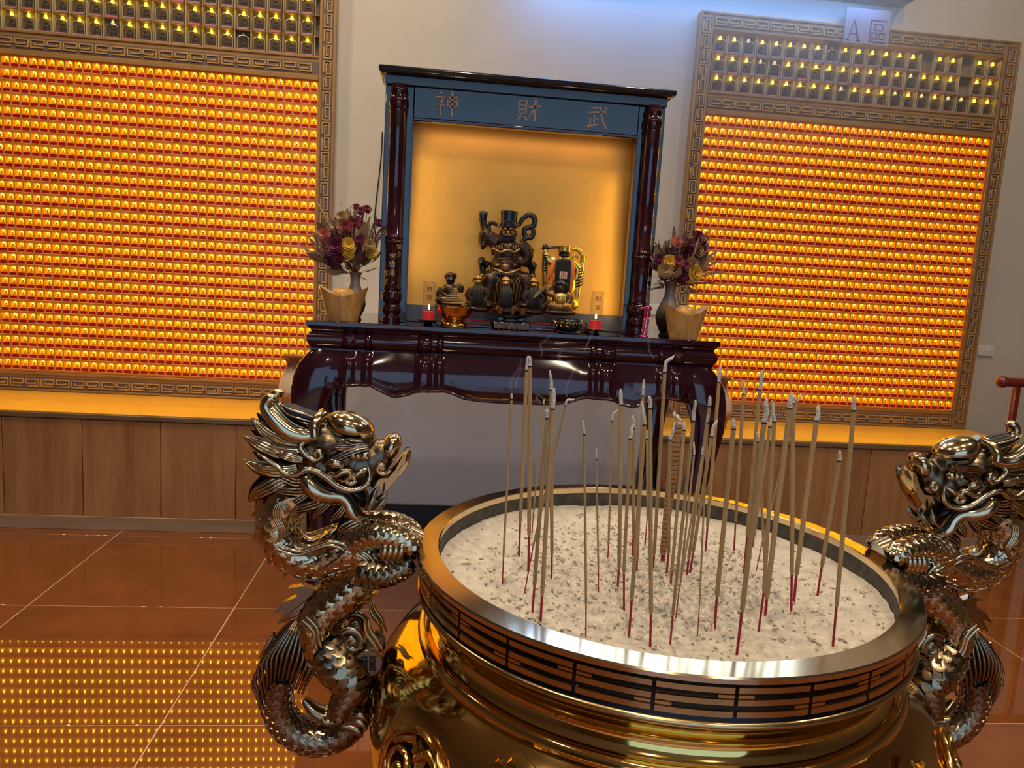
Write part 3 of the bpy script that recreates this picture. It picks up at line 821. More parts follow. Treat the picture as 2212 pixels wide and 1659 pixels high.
# ================================================================ big brass censer
CX, CY, RZ, RR = 0.413, 1.253, 0.930, 0.4355
def metal(name, col, rough, var=0.0, vscale=9, col2=None, rvar=0.0, bump=0.0, bscale=120):
    return pbr(name, col, rough, metal=1.0, var=var, vscale=vscale, col2=col2, rvar=rvar, bump=bump, bscale=bscale)
M['brass'] = metal('polished_brass', (0.82, 0.54, 0.17), 0.075, var=0.06, rvar=0.03, vscale=6)
M['brass_rim'] = metal('worn_brass_rim', (0.74, 0.60, 0.40), 0.13, var=0.14, vscale=7, rvar=0.05)
M['brass_old'] = metal('antique_brass', (0.56, 0.40, 0.19), 0.22, var=0.10, vscale=14, rvar=0.06)
M['patina'] = metal('dark_patina', (0.030, 0.028, 0.030), 0.38)
M['soot'] = pbr('sooty_metal', (0.055, 0.050, 0.045), 0.7, var=0.5, vscale=40, bump=0.2, bscale=90)
cen = thing('incense_censer', 'huge round brass censer full of ash with a meander band', 'censer', (CX, CY, 0))
NS = 128
c0 = (CX, CY, 0)
MB().lathe([(0.397, RZ-0.065), (0.397, RZ-0.0005), (0.3985, RZ+0.001), (0.4335, RZ-0.0013), (RR, RZ-0.0035), (RR, RZ-0.010), (0.433, RZ-0.0115), (0.428, RZ-0.012)], NS, c0, cap=False).build('rim', M['brass_rim'], cen, smooth=20)
MB().lathe([(0.3965, RZ-0.012), (0.3965, RZ-0.075), (0.0, RZ-0.075)], NS, c0, cap=False).build('inner_wall', M['soot'], cen, smooth=40)
band = MB().lathe([(0.428, RZ-0.010), (0.4255, RZ-0.013), (0.4245, RZ-0.064), (0.427, RZ-0.067)], NS, c0, cap=False).build('meander_band', M['patina'], cen, smooth=60)
MB().lathe([(0.4275, RZ-0.0665), (0.4315, RZ-0.068), (0.4325, RZ-0.072), (0.4305, RZ-0.076), (0.424, RZ-0.079)], NS, c0, cap=False).build('band_ring', M['brass_old'], cen, smooth=60)
# meander keys bent round the band, one piece each
def ring_key(w, h, flip):
    t = h*0.235; e = w*0.5-0.0026; sg = -1 if flip else 1; R0 = 0.4245
    b = MB()
    def bar(x0, x1, z0, z1):
        x0, x1 = sorted((sg*x0, sg*x1)); m = max(2, int((x1-x0)/0.009)+1); V = []; F = []
        for i in range(m+1):
            a = (x0+(x1-x0)*i/m)/R0
            for rr, zz in ((R0, z0), (R0+0.0048, z0+0.0012), (R0+0.0048, z1-0.0012), (R0, z1)):
                V.append((rr*math.sin(a), -rr*math.cos(a), zz))
        for i in range(m):
            for k in range(3): F.append((i*4+k, (i+1)*4+k, (i+1)*4+k+1, i*4+k+1))
        F += [(0, 1, 2, 3), (m*4+3, m*4+2, m*4+1, m*4)]
        b.add(V, F)
    bar(-e, e, h/2-t, h/2); bar(-e, e, -h/2, -h/2+t); bar(-e, e, -t*0.5, t*0.5)
    bar(-e, -e+w*0.20, t*0.5, h/2-t); bar(e-w*0.20, e, -h/2+t, -t*0.5)
    return b
NK = 26
kw = 2*PI*0.4245/NK
kms = [ring_key(kw, 0.043, f).mesh('meander_key', M['brass_old']) for f in (0, 1)]
for i in range(NK):
    o = inst('meander_key', kms[i % 2], band, (CX, CY, RZ-0.0385)); o.rotation_euler = (0, 0, 2*PI*(i+0.3)/NK)
# neck, shoulder ring and belly
MB().lathe([(0.424, RZ-0.079), (0.412, RZ-0.086), (0.402, RZ-0.098), (0.396, RZ-0.112), (0.394, RZ-0.125), (0.398, RZ-0.136), (0.406, RZ-0.142)], NS, c0, cap=False).build('neck', M['brass'], cen, smooth=80)
MB().lathe([(0.406, RZ-0.142), (0.416, RZ-0.140), (0.424, RZ-0.143), (0.428, RZ-0.150), (0.427, RZ-0.158), (0.424, RZ-0.163)], NS, c0, cap=False).build('shoulder_ring', M['brass'], cen, smooth=80)
BELLY = [(0.424, RZ-0.163), (0.432, RZ-0.168), (0.450, RZ-0.178), (0.472, RZ-0.196), (0.490, RZ-0.220), (0.502, RZ-0.252), (0.508, RZ-0.290), (0.506, RZ-0.340), (0.494, RZ-0.400), (0.468, RZ-0.460), (0.420, RZ-0.520), (0.350, RZ-0.565), (0.25, RZ-0.590), (0.0, RZ-0.60)]
belly = MB().lathe(BELLY, NS, c0, cap=False).build('belly', M['brass'], cen, smooth=80)
_bs = np.concatenate([[0], np.cumsum([math.hypot(BELLY[k+1][0]-BELLY[k][0], BELLY[k+1][1]-BELLY[k][1]) for k in range(len(BELLY)-1)])])
_br = [p[0] for p in BELLY]; _bz = [p[1] for p in BELLY]
def belly_s(z): return float(np.interp(-z, [-q for q in _bz], _bs))
def on_belly(a, s, lift=0.0):
    """point on the belly at angle a and distance s down its profile"""
    r, z = float(np.interp(s, _bs, _br)), float(np.interp(s, _bs, _bz))
    dr = float(np.interp(s+.004, _bs, _br)-np.interp(s-.004, _bs, _br)); dz = float(np.interp(s+.004, _bs, _bz)-np.interp(s-.004, _bs, _bz)); L_ = math.hypot(dr, dz)
    r += lift*(-dz/L_); z += lift*(dr/L_)
    return (CX+r*math.sin(a), CY-r*math.cos(a), z)
def belly_relief(b, outline, a0, z0, lift, mi=0):
    """raised plaque: outline in (arc length, height) about a point on the belly"""
    s0 = belly_s(z0); R0 = float(np.interp(s0, _bs, _br)); n = len(outline)
    c = np.mean(np.array(outline), 0)
    V = [on_belly(a0+u/R0, s0-v, 0.0005) for u, v in outline]+[on_belly(a0+(c[0]+(u-c[0])*0.86)/R0, s0-c[1]-(v-c[1])*0.88, lift) for u, v in outline]
    V.append(on_belly(a0+c[0]/R0, s0-c[1], lift*1.15))
    F = [(i, (i+1) % n, (i+1) % n+n, i+n) for i in range(n)]+[(i+n, (i+1) % n+n, 2*n) for i in range(n)]
    b.add(V, F, mi)
# belly ornaments: two lion-mask bosses over the legs, embossed character plaques between
for a0, w_, h_, nm in ((-0.67, 0.050, 0.105, 'plaque'), (-0.35, 0.050, 0.105, 'plaque'), (0.0, 0.050, 0.105, 'plaque'), (0.33, 0.050, 0.105, 'plaque'), (0.63, 0.050, 0.105, 'plaque')):
    b = MB(); z0 = 0.735 if a0 in (-0.67, 0.63) else 0.722
    out = [(-w_*0.72, -h_*0.6), (w_*0.72, -h_*0.6), (w_*0.75, h_*0.1), (w_*0.62, h_*0.30), (w_*0.30, h_*0.36), (0, h_*0.42), (-w_*0.30, h_*0.36), (-w_*0.62, h_*0.30), (-w_*0.75, h_*0.1)]
    belly_relief(b, out, a0, z0, 0.013)
    for u, v, du, dv in ((-.020,.018,.009,.005), (-.003,.024,.010,.005), (.018,.018,.009,.005), (-.020,.004,.010,.005), (.002,.004,.004,.013), (.018,.002,.007,.009), (-.015,-.016,.009,.008), (.006,-.022,.014,.005), (.020,-.018,.005,.009)):
        belly_relief(b, [(u-du*.7, v-dv), (u+du*.7, v-dv*.6), (u+du*.5, v+dv), (u-du*.4, v+dv*.9)], a0, z0, 0.021)
    b.build(nm, M['brass'], belly, smooth=20)
M['mask_gold'] = metal('mask_brass', (0.72, 0.44, 0.12), 0.16)
for a0 in (-1.0, 1.0, PI):
    mk = MB(); z0 = 0.655; R0 = 0.50; s0 = belly_s(z0)
    def arc(u0, v0, r, a1, a2, n=10): return [(u0+r*math.cos(a1+(a2-a1)*i/n), v0+r*math.sin(a1+(a2-a1)*i/n)) for i in range(n+1)]
    def ridge(path, rad, mi):
        mk.tube([on_belly(a0+u/R0, s0-v, 0.006) for u, v in path], rad, 6, mi=mi, sub=2)
    belly_relief(mk, arc(0, 0, 0.085, 0, 2*PI, 20)[:-1], a0, z0, 0.004, 1)
    ridge(arc(0, 0, 0.082, -0.2, PI+0.2, 14), 0.007, 0)
    ridge(arc(-0.034, 0.018, 0.026, 0.2, 2*PI-0.4, 12), 0.006, 0); ridge(arc(0.034, 0.018, 0.026, PI+0.4, -PI+0.8, 12), 0.006, 0)
    ridge([(-0.06, 0.045), (-0.02, 0.068), (0.0, 0.050), (0.02, 0.068), (0.06, 0.045)], 0.007, 0)
    ridge([(-0.07, 0.01), (-0.05, -0.03), (-0.02, -0.02), (0, -0.045), (0.02, -0.02), (0.05, -0.03), (0.07, 0.01)], 0.007, 0)
    ridge(arc(-0.062, -0.012, 0.014, 0, 5.5, 8), 0.005, 0); ridge(arc(0.062, -0.012, 0.014, PI, PI-5.5, 8), 0.005, 0)
    mk.ell(on_belly(a0-0.034/R0, s0-0.018, 0.004), 0.012, mi=0); mk.ell(on_belly(a0+0.034/R0, s0-0.018, 0.004), 0.012, mi=0); mk.ell(on_belly(a0, s0+0.01, 0.006), (0.016, 0.016, 0.013), mi=0)
    mk.build('lion_mask', [M['mask_gold'], M['patina']], belly, smooth=60)
for a0 in (-1.0, 1.0, PI):
    s_, k_ = math.sin(a0), -math.cos(a0)
    pts = [(CX+s_*0.44, CY+k_*0.44, 0.52), (CX+s_*0.49, CY+k_*0.49, 0.42), (CX+s_*0.47, CY+k_*0.47, 0.28), (CX+s_*0.45, CY+k_*0.45, 0.14), (CX+s_*0.47, CY+k_*0.47, 0.05), (CX+s_*0.49, CY+k_*0.49, 0.0)]
    MB().tube(pts, [0.075, 0.075, 0.055, 0.045, 0.06, 0.065], 14, sub=5).build('leg', M['brass'], cen, smooth=80)

# ================================================================ ash
AZ = RZ-0.058
M['ash'] = pbr('incense_ash', (0.47, 0.435, 0.385), 0.95, var=0.16, vscale=40, bump=0.35, bscale=150)
M['ash_bit'] = pbr('ash_fragments', (0.48, 0.43, 0.36), 0.95, var=0.35, vscale=30, bump=0.3, bscale=200)
def ash_h(x, y):
    r = math.hypot(x-CX, y-CY)/0.39
    rough = max(0.10, min(1.0, 1.35-r*1.15+0.5*mnoise.noise((x*5, y*5, 2.2))))
    front = max(0.0, min(1.0, (CY+0.18-y)/0.3))
    rough *= 0.45+0.55*front
    h = 0.006*mnoise.noise((x*9, y*9, 0.3))
    h += rough*(0.026*abs(mnoise.noise((x*20, y*20, 1.0)))+0.020*abs(mnoise.noise((x*62, y*62, 4.0)))+0.007*mnoise.noise((x*165, y*165, 7.0)))
    if r > 0.9: h += 0.012*((r-0.9)/0.1)**2
    return AZ+h
b = MB(); nr, na = 150, 420; V = [(CX, CY, ash_h(CX, CY))]; F = []
for i in range(1, nr+1):
    rr = 0.3955*i/nr
    for k in range(na):
        a = 2*PI*k/na; x, y = CX+rr*math.cos(a), CY+rr*math.sin(a); V.append((x, y, ash_h(x, y)))
for k in range(na): F.append((0, 1+k, 1+(k+1) % na))
for i in range(nr-1):
    for k in range(na):
        F.append((1+i*na+k, 1+(i+1)*na+k, 1+(i+1)*na+(k+1) % na, 1+i*na+(k+1) % na))
b.add(V, F)
ash = b.build('ash_bed', M['ash'], None, 180, (CX, CY, AZ-0.01)); ash['kind'] = 'stuff'; ash['_o'] = (CX, CY, AZ-0.01)
ash['label'] = 'pale grey bed of incense ash filling the brass censer'; ash['category'] = 'ash'
b = MB(); rng = random.Random(3)
for k in range(4200):
    a = rng.uniform(0, 2*PI); rr = 0.385*math.sqrt(rng.random()); x, y = CX+rr*math.cos(a), CY+rr*math.sin(a)
    cen_bias = rng.random() < max(0.15, 1.2-rr/0.33)
    if not cen_bias: continue
    z = ash_h(x, y)+0.001; L_ = rng.uniform(0.002, 0.010) if rng.random() < 0.9 else rng.uniform(0.012, 0.024); w = rng.uniform(0.0009, 0.0026); th = rng.uniform(0, PI); el = rng.uniform(-0.5, 0.5)
    d = np.array((math.cos(th)*math.cos(el), math.sin(th)*math.cos(el), math.sin(el)))*L_/2
    b.tube([np.array((x, y, z))-d, np.array((x, y, z))+d], [w, w*0.8], 5, sub=1)
o = b.build('ash_crumbs', M['ash_bit'], ash, smooth=60); o['kind'] = 'stuff'

# ================================================================ incense sticks
M['stick_red'] = pbr('incense_red_wood', (0.30, 0.010, 0.030), 0.6)
M['paste'] = pbr('incense_paste', (0.38, 0.25, 0.115), 0.85, var=0.12, vscale=60, vstretch=(1,1,0.3), bump=0.2, bscale=300)
M['paste_ring'] = pbr('incense_paste_brown', (0.34, 0.17, 0.085), 0.8, var=0.12, vscale=60)
M['burn'] = pbr('incense_char', (0.02, 0.015, 0.012), 0.9)
M['tip_ash'] = pbr('incense_tip_ash', (0.62, 0.60, 0.56), 0.95, var=0.2, vscale=220, bump=0.6, bscale=500)
# base, red/tan junction, burning point, ash tip (surveyed), width in photo px, optional bend
ST = [((1085.7,1261.7),(1087.3,1207.5),(1105,863),(1105,849.4),5,0), ((1121.7,1199.3),(1123.6,1130.2),(1137.5,800.6),(1140.6,769),8,0), ((1142,1236),(1142.9,1160),(1144.7,792),(1144,769),9,0),
 ((1148.9,1157.3),(1152.4,1105.8),(1174.4,875.6),(1175,862),4,0), ((1130.4,1282.9),(1150,1188),(1221,876.5),(1241,862),5,1), ((1149.7,1324),(1154.3,1268.5),(1181.6,904),(1182,883.8),9,0),
 ((1167.8,1344),(1171,1287.5),(1193.6,884),(1197,838),10,0), ((1192,1255),(1192.2,1200.7),(1190.5,843),(1188.5,800),8,0), ((1267.4,1375.6),(1266,1309),(1262.3,939),(1259.4,908),6,0),
 ((1294.5,1277),(1292.6,1230.5),(1288.3,993),(1288.3,967),4.5,0), ((1313.7,1206),(1314.3,1179),(1322.7,910),(1334,884.7),5,1), ((1334,1275),(1337.4,1232),(1342,875.6),(1340.4,839.5),9,0),
 ((1349.6,1318),(1347.4,1238.7),(1361.7,949),(1365,922),8,0), ((1366.6,1200.7),(1368.5,1157),(1367,926),(1368,897),8,0), ((1358.5,1381),(1364.5,1295.6),(1392.5,919),(1385.6,866.6),10,0),
 ((1375.3,1249),(1376.7,1211.5),(1388.9,855.4),(1391,819.6),7,0), ((1393.5,1178),(1398.4,1119),(1397.7,949),(1397.7,928),5,0), ((1405.7,1401.4),(1406.5,1328),(1404,883),(1403.7,855.7),10,0),
 ((1411,1230),(1413,1200),(1436,804.6),(1456,768),8,1), ((1439,1248),(1444.5,1196.6),(1447,949.8),(1458,915),8,0), ((1448.6,1268.5),(1451,1236),(1477.8,930),(1478,910),8,0),
 ((1482,1249.5),(1487.5,1210),(1532.4,878),(1534,855),8,0), ((1458.4,1344.5),(1465.8,1282),(1517,985),(1518,965),5,0), ((1448,1390.6),(1453,1331),(1498,910),(1502.6,864),8,0),
 ((1470,1260),(1472,1235),(1499,985),(1499,953.5),5,0), ((1507,1383),(1511,1306.5),(1528.8,913.7),(1529,897),4.5,0), ((1489,1243),(1497,1195),(1537,943.5),(1549.6,907),8,1),
 ((1543.9,1355.8),(1548.5,1290),(1584.3,926.7),(1584,904.7),11,0), ((1586.5,1186),(1589,1128.8),(1606,851.7),(1604.8,821.5),7,0), ((1606,1249.5),(1613.6,1160),(1641,843),(1647,800.7),8,0),
 ((1591,1417.7),(1602.7,1322.8),(1650.3,913.7),(1657,861),12,0), ((1655,1265),(1653,1233),(1637.3,955),(1636,933.6),6,0), ((1632,1232),(1643,1187),(1724,869),(1731,850),4,1),
 ((1625,1180),(1628,1160),(1663,922),(1668,897),8,0), ((1637,1371.6),(1650,1282),(1672.6,912),(1668,865),9,0), ((1653,1343),(1655.6,1294),(1706,883),(1709.7,848.6),12,0),
 ((1711,1326),(1710.4,1241),(1713,872),(1713,854),10,0), ((1715,1303.8),(1720,1244),(1763.5,909.7),(1768.8,875.7),11,0), ((1765.5,1284),(1775,1225),(1813,996),(1814.5,973.4),9,0),
 ((1799.4,1400.9),(1806.7,1312),(1844.4,887.5),(1845.3,855.8),10,0), ((1524,1200),(1528,1140),(1553.2,826.5),(1556.9,789),8,0)]
ORD = ['first', 'second', 'third', 'fourth', 'fifth', 'sixth', 'seventh', 'eighth', 'ninth', 'tenth', 'eleventh', 'twelfth', 'thirteenth', 'fourteenth', 'fifteenth', 'sixteenth', 'seventeenth', 'eighteenth', 'nineteenth', 'twentieth']
ORD += ['twenty-'+o for o in ORD[:9]]+['thirtieth']+['thirty-'+o for o in ORD[:9]]+['fortieth']+['forty-'+o for o in ORD[:9]]
ST.sort(key=lambda s: s[3][0])
RINGED = ((1432.3,1215.6),(1431.7,1198),(1463.4,913.6),(1459,892))
rng = random.Random(11)
for i, (p0, p1, p2, p3, wpx, bend) in enumerate(ST):
    x0, y0 = survey_z(p0[0], p0[1], AZ+0.004)
    Q = [np.array((x0, y0, AZ-0.012))]
    # each stick leans a little towards or away from the visitor as well
    lean = rng.uniform(-0.03, 0.03)
    out = []
    for p, f in ((p1, 0.15), (p2, 0.9), (p3, 1.0)):
        yy = y0+lean*f; x, z = survey(p[0], p[1], yy); out.append(np.array((x, yy, z)))
    J1, E1, T1 = out
    rr = wpx*0.5*y0/F_PX*1.02
    kind_ = 'slender' if wpx < 6.5 else 'stout'
    tipd = ' with a bent ash tip' if bend else ' with a straight ash tip'
    t = thing('incense_stick', '%s tan incense stick%s, the %s tip from the left' % (kind_, tipd, ORD[i]), 'incense stick', tuple(Q[0]), 'incense sticks standing in the ash')
    Q0 = Q[0]+(Q[0]-J1)*0.0
    MB().tube([Q0, J1+(E1-J1)*0.02], [rr*0.58, rr*0.60], 8, sub=1).build('bamboo_stick', M['stick_red'], t, smooth=60)
    d = (E1-J1)
    MB().tube([J1, J1+d*0.02, J1+d*0.3, J1+d*0.65, E1], [rr*0.55, rr*0.96, rr, rr, rr*0.98], 10, sub=1).build('incense_coat', M['paste'], t, smooth=60)
    u = d/np.linalg.norm(d)
    MB().tube([E1-u*0.0008, E1+u*0.0016], [rr*1.04, rr*1.02], 10, sub=1).build('ember_ring', M['burn'], t, smooth=60)
    a_ = MB(); seg = T1-E1; L_ = np.linalg.norm(seg)
    if bend:
        mid = E1+u*L_*0.45+seg*0.12; pts = [E1+u*0.001, mid, E1+seg*0.72+u*L_*0.10, T1]
    else:
        w = np.array((rng.uniform(-1, 1), rng.uniform(-1, 1), 0))*rr*0.35
        pts = [E1+u*0.001, E1+seg*0.4+w, E1+seg*0.8-w*0.5, T1]
    a_.tube(pts, [rr*0.97, rr*0.94, rr*0.80, rr*0.30], 9, sub=4)
    a_.v = [(x+mnoise.noise((x*700, y*700, z*300))*rr*0.16, y, z) for x, y, z in a_.v]
    a_.build('ash_tip', M['tip_ash'], t, smooth=80)
# the thick ringed stick
p0, p1, p2, p3 = RINGED
x0, y0 = survey_z(p0[0], p0[1], AZ+0.004); o_ = []
for p in (p1, p2, p3):
    x, z = survey(p[0], p[1], y0); o_.append(np.array((x, y0, z)))
t = thing('ringed_incense', 'thick brown incense stick marked with close rings and a crumbling ash top', 'incense stick', (x0, y0, AZ-0.012), 'incense sticks standing in the ash')
J1, E1, T1 = o_; d = E1-J1
MB().tube([(x0, y0, AZ-0.012), J1+d*0.02], [0.0042, 0.0042], 8, sub=1).build('bamboo_stick', M['stick_red'], t, smooth=60)
g = MB(); pts = []; rad = []
for k in range(29):
    for e, q in ((0.0, 0.94), (0.10, 1.0), (0.82, 1.0), (0.92, 0.94)):
        pts.append(J1+d*((k+e)/29)); rad.append((0.0062+0.0040*min(1, (k+e)/29*1.4))*q)
rad[0] = 0.004
g.tube(pts, rad, 14, sub=1).build('incense_coat', M['paste_ring'], t, smooth=30)
rg = MB()
for k in range(1, 29):
    q = J1+d*((k-0.04)/29); r_ = (0.0062+0.0040*min(1, k/29*1.4))*0.965; u = d/np.linalg.norm(d)
    rg.tube([q-u*0.0005, q+u*0.0005], r_, 14, sub=1, caps=False)
rg.build('ring_lines', M['burn'], t, smooth=60)
g = MB()
for k in range(9):
    f = k/8; g.ell(E1+(T1-E1)*f+np.array((rng.uniform(-.004, .004), rng.uniform(-.004, .004), 0)), (0.0062*(1-f*0.6), 0.006*(1-f*0.6), 0.0045), (rng.uniform(-.5, .5), rng.uniform(-.5, .5), 0), 8, 5)
g.build('ash_tip', M['tip_ash'], t, smooth=60)

# ================================================================ dragon handles
DY = CY                                            # both dragons stand in the plane through the censer axis
M['dr_hi'] = metal('dragon_polished', (0.60, 0.47, 0.29), 0.14, var=0.08, vscale=18, rvar=0.05)
M['dr_lo'] = metal('dragon_antique_floor_tone', (0.31, 0.235, 0.15), 0.20, var=0.14, vscale=22, rvar=0.06)  # duller bronze; the lower body's floor reflection is put into this colour
M['dr_dk'] = metal('dragon_patina', (0.035, 0.032, 0.034), 0.36)
M['dr_md'] = metal('dragon_dark_bronze', (0.15, 0.115, 0.075), 0.30)
DM = [M['dr_dk'], M['dr_hi'], M['dr_lo']]
DO = (-0.15, DY, 0.525)
def za(X, Y, w=0.0):                               # upper survey sheet
    x, z = survey(520+X/4.1475, 840+Y/4.1475, DY); return (x, DY+w, z)
def zb(X, Y, w=0.0):                               # lower survey sheet
    x, z = survey(520+X/3.78, 1220+Y/3.78, DY); return (x, DY+w, z)
U = 0.000193                                       # metres per unit of the upper sheet
dragon = thing('dragon_handle', 'cast bronze dragon handle on the censer, facing the stair rail side', 'dragon statue', DO, 'pair of dragon handles on the censer')
def P_(name, mb, parent=None, smooth=60, mats=None):
    o = mb.build(name, mats or DM, parent or dragon, smooth)
    return o
def both(fn):
    for s in (-1, 1): fn(s)

def lock(b, pts, wid, w, thick=0.35, ribs=3, hi=1, dk=0):
    """flame-shaped lock: dark tapering blade with bright ridges that run to its tip"""
    n = len(pts)
    prof = [0.75, 1.0, 0.85, 0.10] if n == 4 else list(np.interp(np.linspace(0, 1, n), [0, .3, .65, 1], [0.75, 1.0, 0.8, 0.08]))
    P = [np.array(p, float)+np.array((0, w, 0)) for p in pts]
    b.tube(P, [wid*q for q in prof], 10, mi=dk, sub=5, flat=thick)
    C = crom([tuple(p)+(wid*q,) for p, q in zip(P, prof)], 5); C = np.array(C)
    for r in range(ribs):
        f = (r/(ribs-1)-0.5)*1.75 if ribs > 1 else 0
        Q = []; R = []
        for i in range(len(C)):
            t = C[min(i+1, len(C)-1), :3]-C[max(i-1, 0), :3]; t = t/(np.linalg.norm(t)+1e-9)
            a = np.cross((0, 1, 0), t)
            s = 1 if w >= 0 else -1
            Q.append(C[i, :3]+a*C[i, 3]*f*0.5*1.05+np.array((0, s*C[i, 3]*thick*math.sqrt(max(0, 1-(f*0.5)**2))*0.92, 0))); R.append(max(0.0006, C[i, 3]*0.20))
        b.tube(Q, R, 6, mi=hi, sub=1)

def spiral(c, r0, r1, a0, a1, n=14, w=0.0, f=za):
    return [f(c[0]+(r0+(r1-r0)*i/n)*math.cos(a0+(a1-a0)*i/n), c[1]+(r0+(r1-r0)*i/n)*math.sin(a0+(a1-a0)*i/n), w) for i in range(n+1)]

# ---- long body: neck, torso and tail in one sweep
BODY = [(za(600, 860), .026), (za(430, 980), .034), (za(335, 1160), .033), (za(370, 1350), .032), (za(500, 1480), .032), (za(690, 1515), .033), (za(880, 1450), .036), (za(1045, 1400), .039), (za(1120, 1480), .038),
        (zb(1010, 60), .036), (zb(880, 200), .036), (zb(720, 330), .034), (zb(635, 480), .034), (zb(655, 640), .036), (zb(770, 770), .038), (zb(890, 900), .036), (zb(950, 1050), .031), (zb(935, 1210), .028),
        (zb(820, 1360), .027), (zb(620, 1420), .0265), (zb(430, 1350), .026), (zb(320, 1210), .025), (zb(300, 1050), .0235), (zb(345, 890), .020)]
bp, br = [p for p, r in BODY], [r for p, r in BODY]
body = P_('body', MB().tube(bp, br, 20, mi=0, sub=7, flat=0.95))
C = np.array(crom([tuple(p)+(r,) for p, r in BODY], 14))
seg = np.linalg.norm(np.diff(C[:, :3], axis=0), axis=1); S = np.concatenate([[0], np.cumsum(seg)])
def body_at(s):
    q = np.array([np.interp(s, S, C[:, k]) for k in range(4)]); h = 0.003
    q2 = np.array([np.interp(s+h, S, C[:, k]) for k in range(3)]); q1 = np.array([np.interp(s-h, S, C[:, k]) for k in range(3)])
    t = q2-q1; t = t/np.linalg.norm(t); bn = np.array((0, 1, 0)); a = np.cross(bn, t); a /= np.linalg.norm(a)
    return q[:3], q[3], t, a, bn
def scale_piece(b, p, t, n, side, L, W, mi):
    """one overlapping scale: a raised fan with a rolled edge, its free end towards t"""
    V = []; F = []; m = 7
    root = p-t*L*0.45+n*0.0004
    V.append(tuple(p-t*L*0.40+n*(0.0022)))
    for ring, (k, up) in enumerate(((0.70, 0.0040), (1.0, 0.0036), (1.06, 0.0008))):
        for i in range(m):
            a = -PI/2+PI*i/(m-1)
            V.append(tuple(p-t*L*0.40+t*(L*0.98*k*math.cos(a)*1.0)+side*(W*k*math.sin(a))+n*(up+0.0012*math.cos(a))))
    for i in range(m-1): F.append((0, 1+i, 2+i))
    for r in range(2):
        for i in range(m-1): F.append((1+r*m+i, 1+(r+1)*m+i, 2+(r+1)*m+i, 2+r*m+i))
    b.add(V, F, mi)
sc_ = MB(); s = 0.035; row = 0; rngd = random.Random(5)
while s < S[-1]-0.012:
    p, r, t, a, bn = body_at(s)
    L = 0.0190*(r/0.032)**0.5; nang = 11; W = 2*PI*r/nang*0.66
    for k in range(nang):
        th = 2*PI*(k+(0.5 if row % 2 else 0))/nang
        n = a*math.cos(th)+bn*math.sin(th); sd = -a*math.sin(th)+bn*math.cos(th)
        q = p+a*r*math.cos(th)+bn*r*0.95*math.sin(th)
        scale_piece(sc_, q, t, n, sd, L, W, 1 if s < 0.50 else 2)  # lower scales take the duller tone in place of reflected floor
    s += L*0.52; row += 1
def tube_scales(b, path, mi, L0=.017, nang=10):
    Cc = np.array(crom([tuple(p)+(r,) for p, r in path], 10)); sg_ = np.linalg.norm(np.diff(Cc[:, :3], axis=0), axis=1); Sx = np.concatenate([[0], np.cumsum(sg_)])
    s_ = .006; row_ = 0
    while s_ < Sx[-1]-.008:
        q = np.array([np.interp(s_, Sx, Cc[:, k]) for k in range(4)]); q2 = np.array([np.interp(s_+.003, Sx, Cc[:, k]) for k in range(3)]); q1 = np.array([np.interp(s_-.003, Sx, Cc[:, k]) for k in range(3)])
        t = q2-q1; t /= np.linalg.norm(t); bn = np.array((0, 1., 0)); bn = bn-t*(bn@t); bn /= np.linalg.norm(bn); a = np.cross(bn, t)
        r = q[3]; W = 2*PI*r/nang*.66
        for k in range(nang):
            th = 2*PI*(k+(.5 if row_ % 2 else 0))/nang
            n = a*math.cos(th)+bn*math.sin(th); sd = -a*math.sin(th)+bn*math.cos(th)
            scale_piece(b, q[:3]+n*r, t, n, sd, L0*(r/.028)**.5, W, mi)
        s_ += L0*(r/.028)**.5*.52; row_ += 1
o = P_('scales', sc_, body, smooth=50); o['kind'] = 'stuff'

# ---- head: skull welded from rounded masses, bright features on top
hd = MB()
def E(X, Y, w, rx, ry, rz, tilt=0.0, f=za, b=None, mi=0, n=16, m=12):
    (b or hd).ell(f(X, Y, w), (rx, ry, rz), (0, tilt, 0), n, m, mi)
E(640, 560, 0, .036, .034, .030); E(790, 470, 0, .042, .036, .024, .1); E(900, 600, 0, .044, .036, .032); E(1060, 690, 0, .040, .033, .036, .2)
E(1180, 640, 0, .028, .030, .030); E(1010, 470, 0, .040, .030, .030); E(1240, 610, 0, .024, .026, .034, .4); E(720, 720, 0, .030, .032, .030); E(560, 760, 0, .030, .028, .034); E(500, 640, 0, .026, .03, .03)
E(760, 380, 0, .034, .026, .016, .2); E(1130, 800, 0, .022, .026, .014)
head = P_('head', melt(hd, 0.0028, 3), smooth=180, mats=[M['dr_md']])
f_ = MB(); E(985, 335, 0, .0425, .036, .0245, .30, b=f_, mi=1, n=28, m=18); P_('forehead', f_, head, 180)
def brow(s):
    b = MB(); b.tube([za(755, 222, s*.008), za(715, 245, s*.022), za(690, 310, s*.034), za(700, 390, s*.040)], [.0085, .009, .009, .007], 10, mi=1, flat=0.8); P_('brow_band', b, head)
both(brow)
def horn(s):
    b = MB()
    b.tube([za(720, 372, s*.026), za(590, 395, s*.027), za(460, 355, s*.028), za(345, 255, s*.027), za(270, 160, s*.026), za(268, 95, s*.027), za(310, 65, s*.028), za(350, 82, s*.029)], [.012, .014, .0155, .014, .0115, .0098, .0088, .005], 14, mi=1, sub=6)
    P_('horn', b, head, 180)
both(horn)
b = MB()
for k, w in enumerate((-.012, 0, .012)):
    lock(b, [za(700, 270), za(560, 225+6*k), za(440, 185), za(365, 120)], .011, w, 0.6, 2)
P_('crest', b, head)
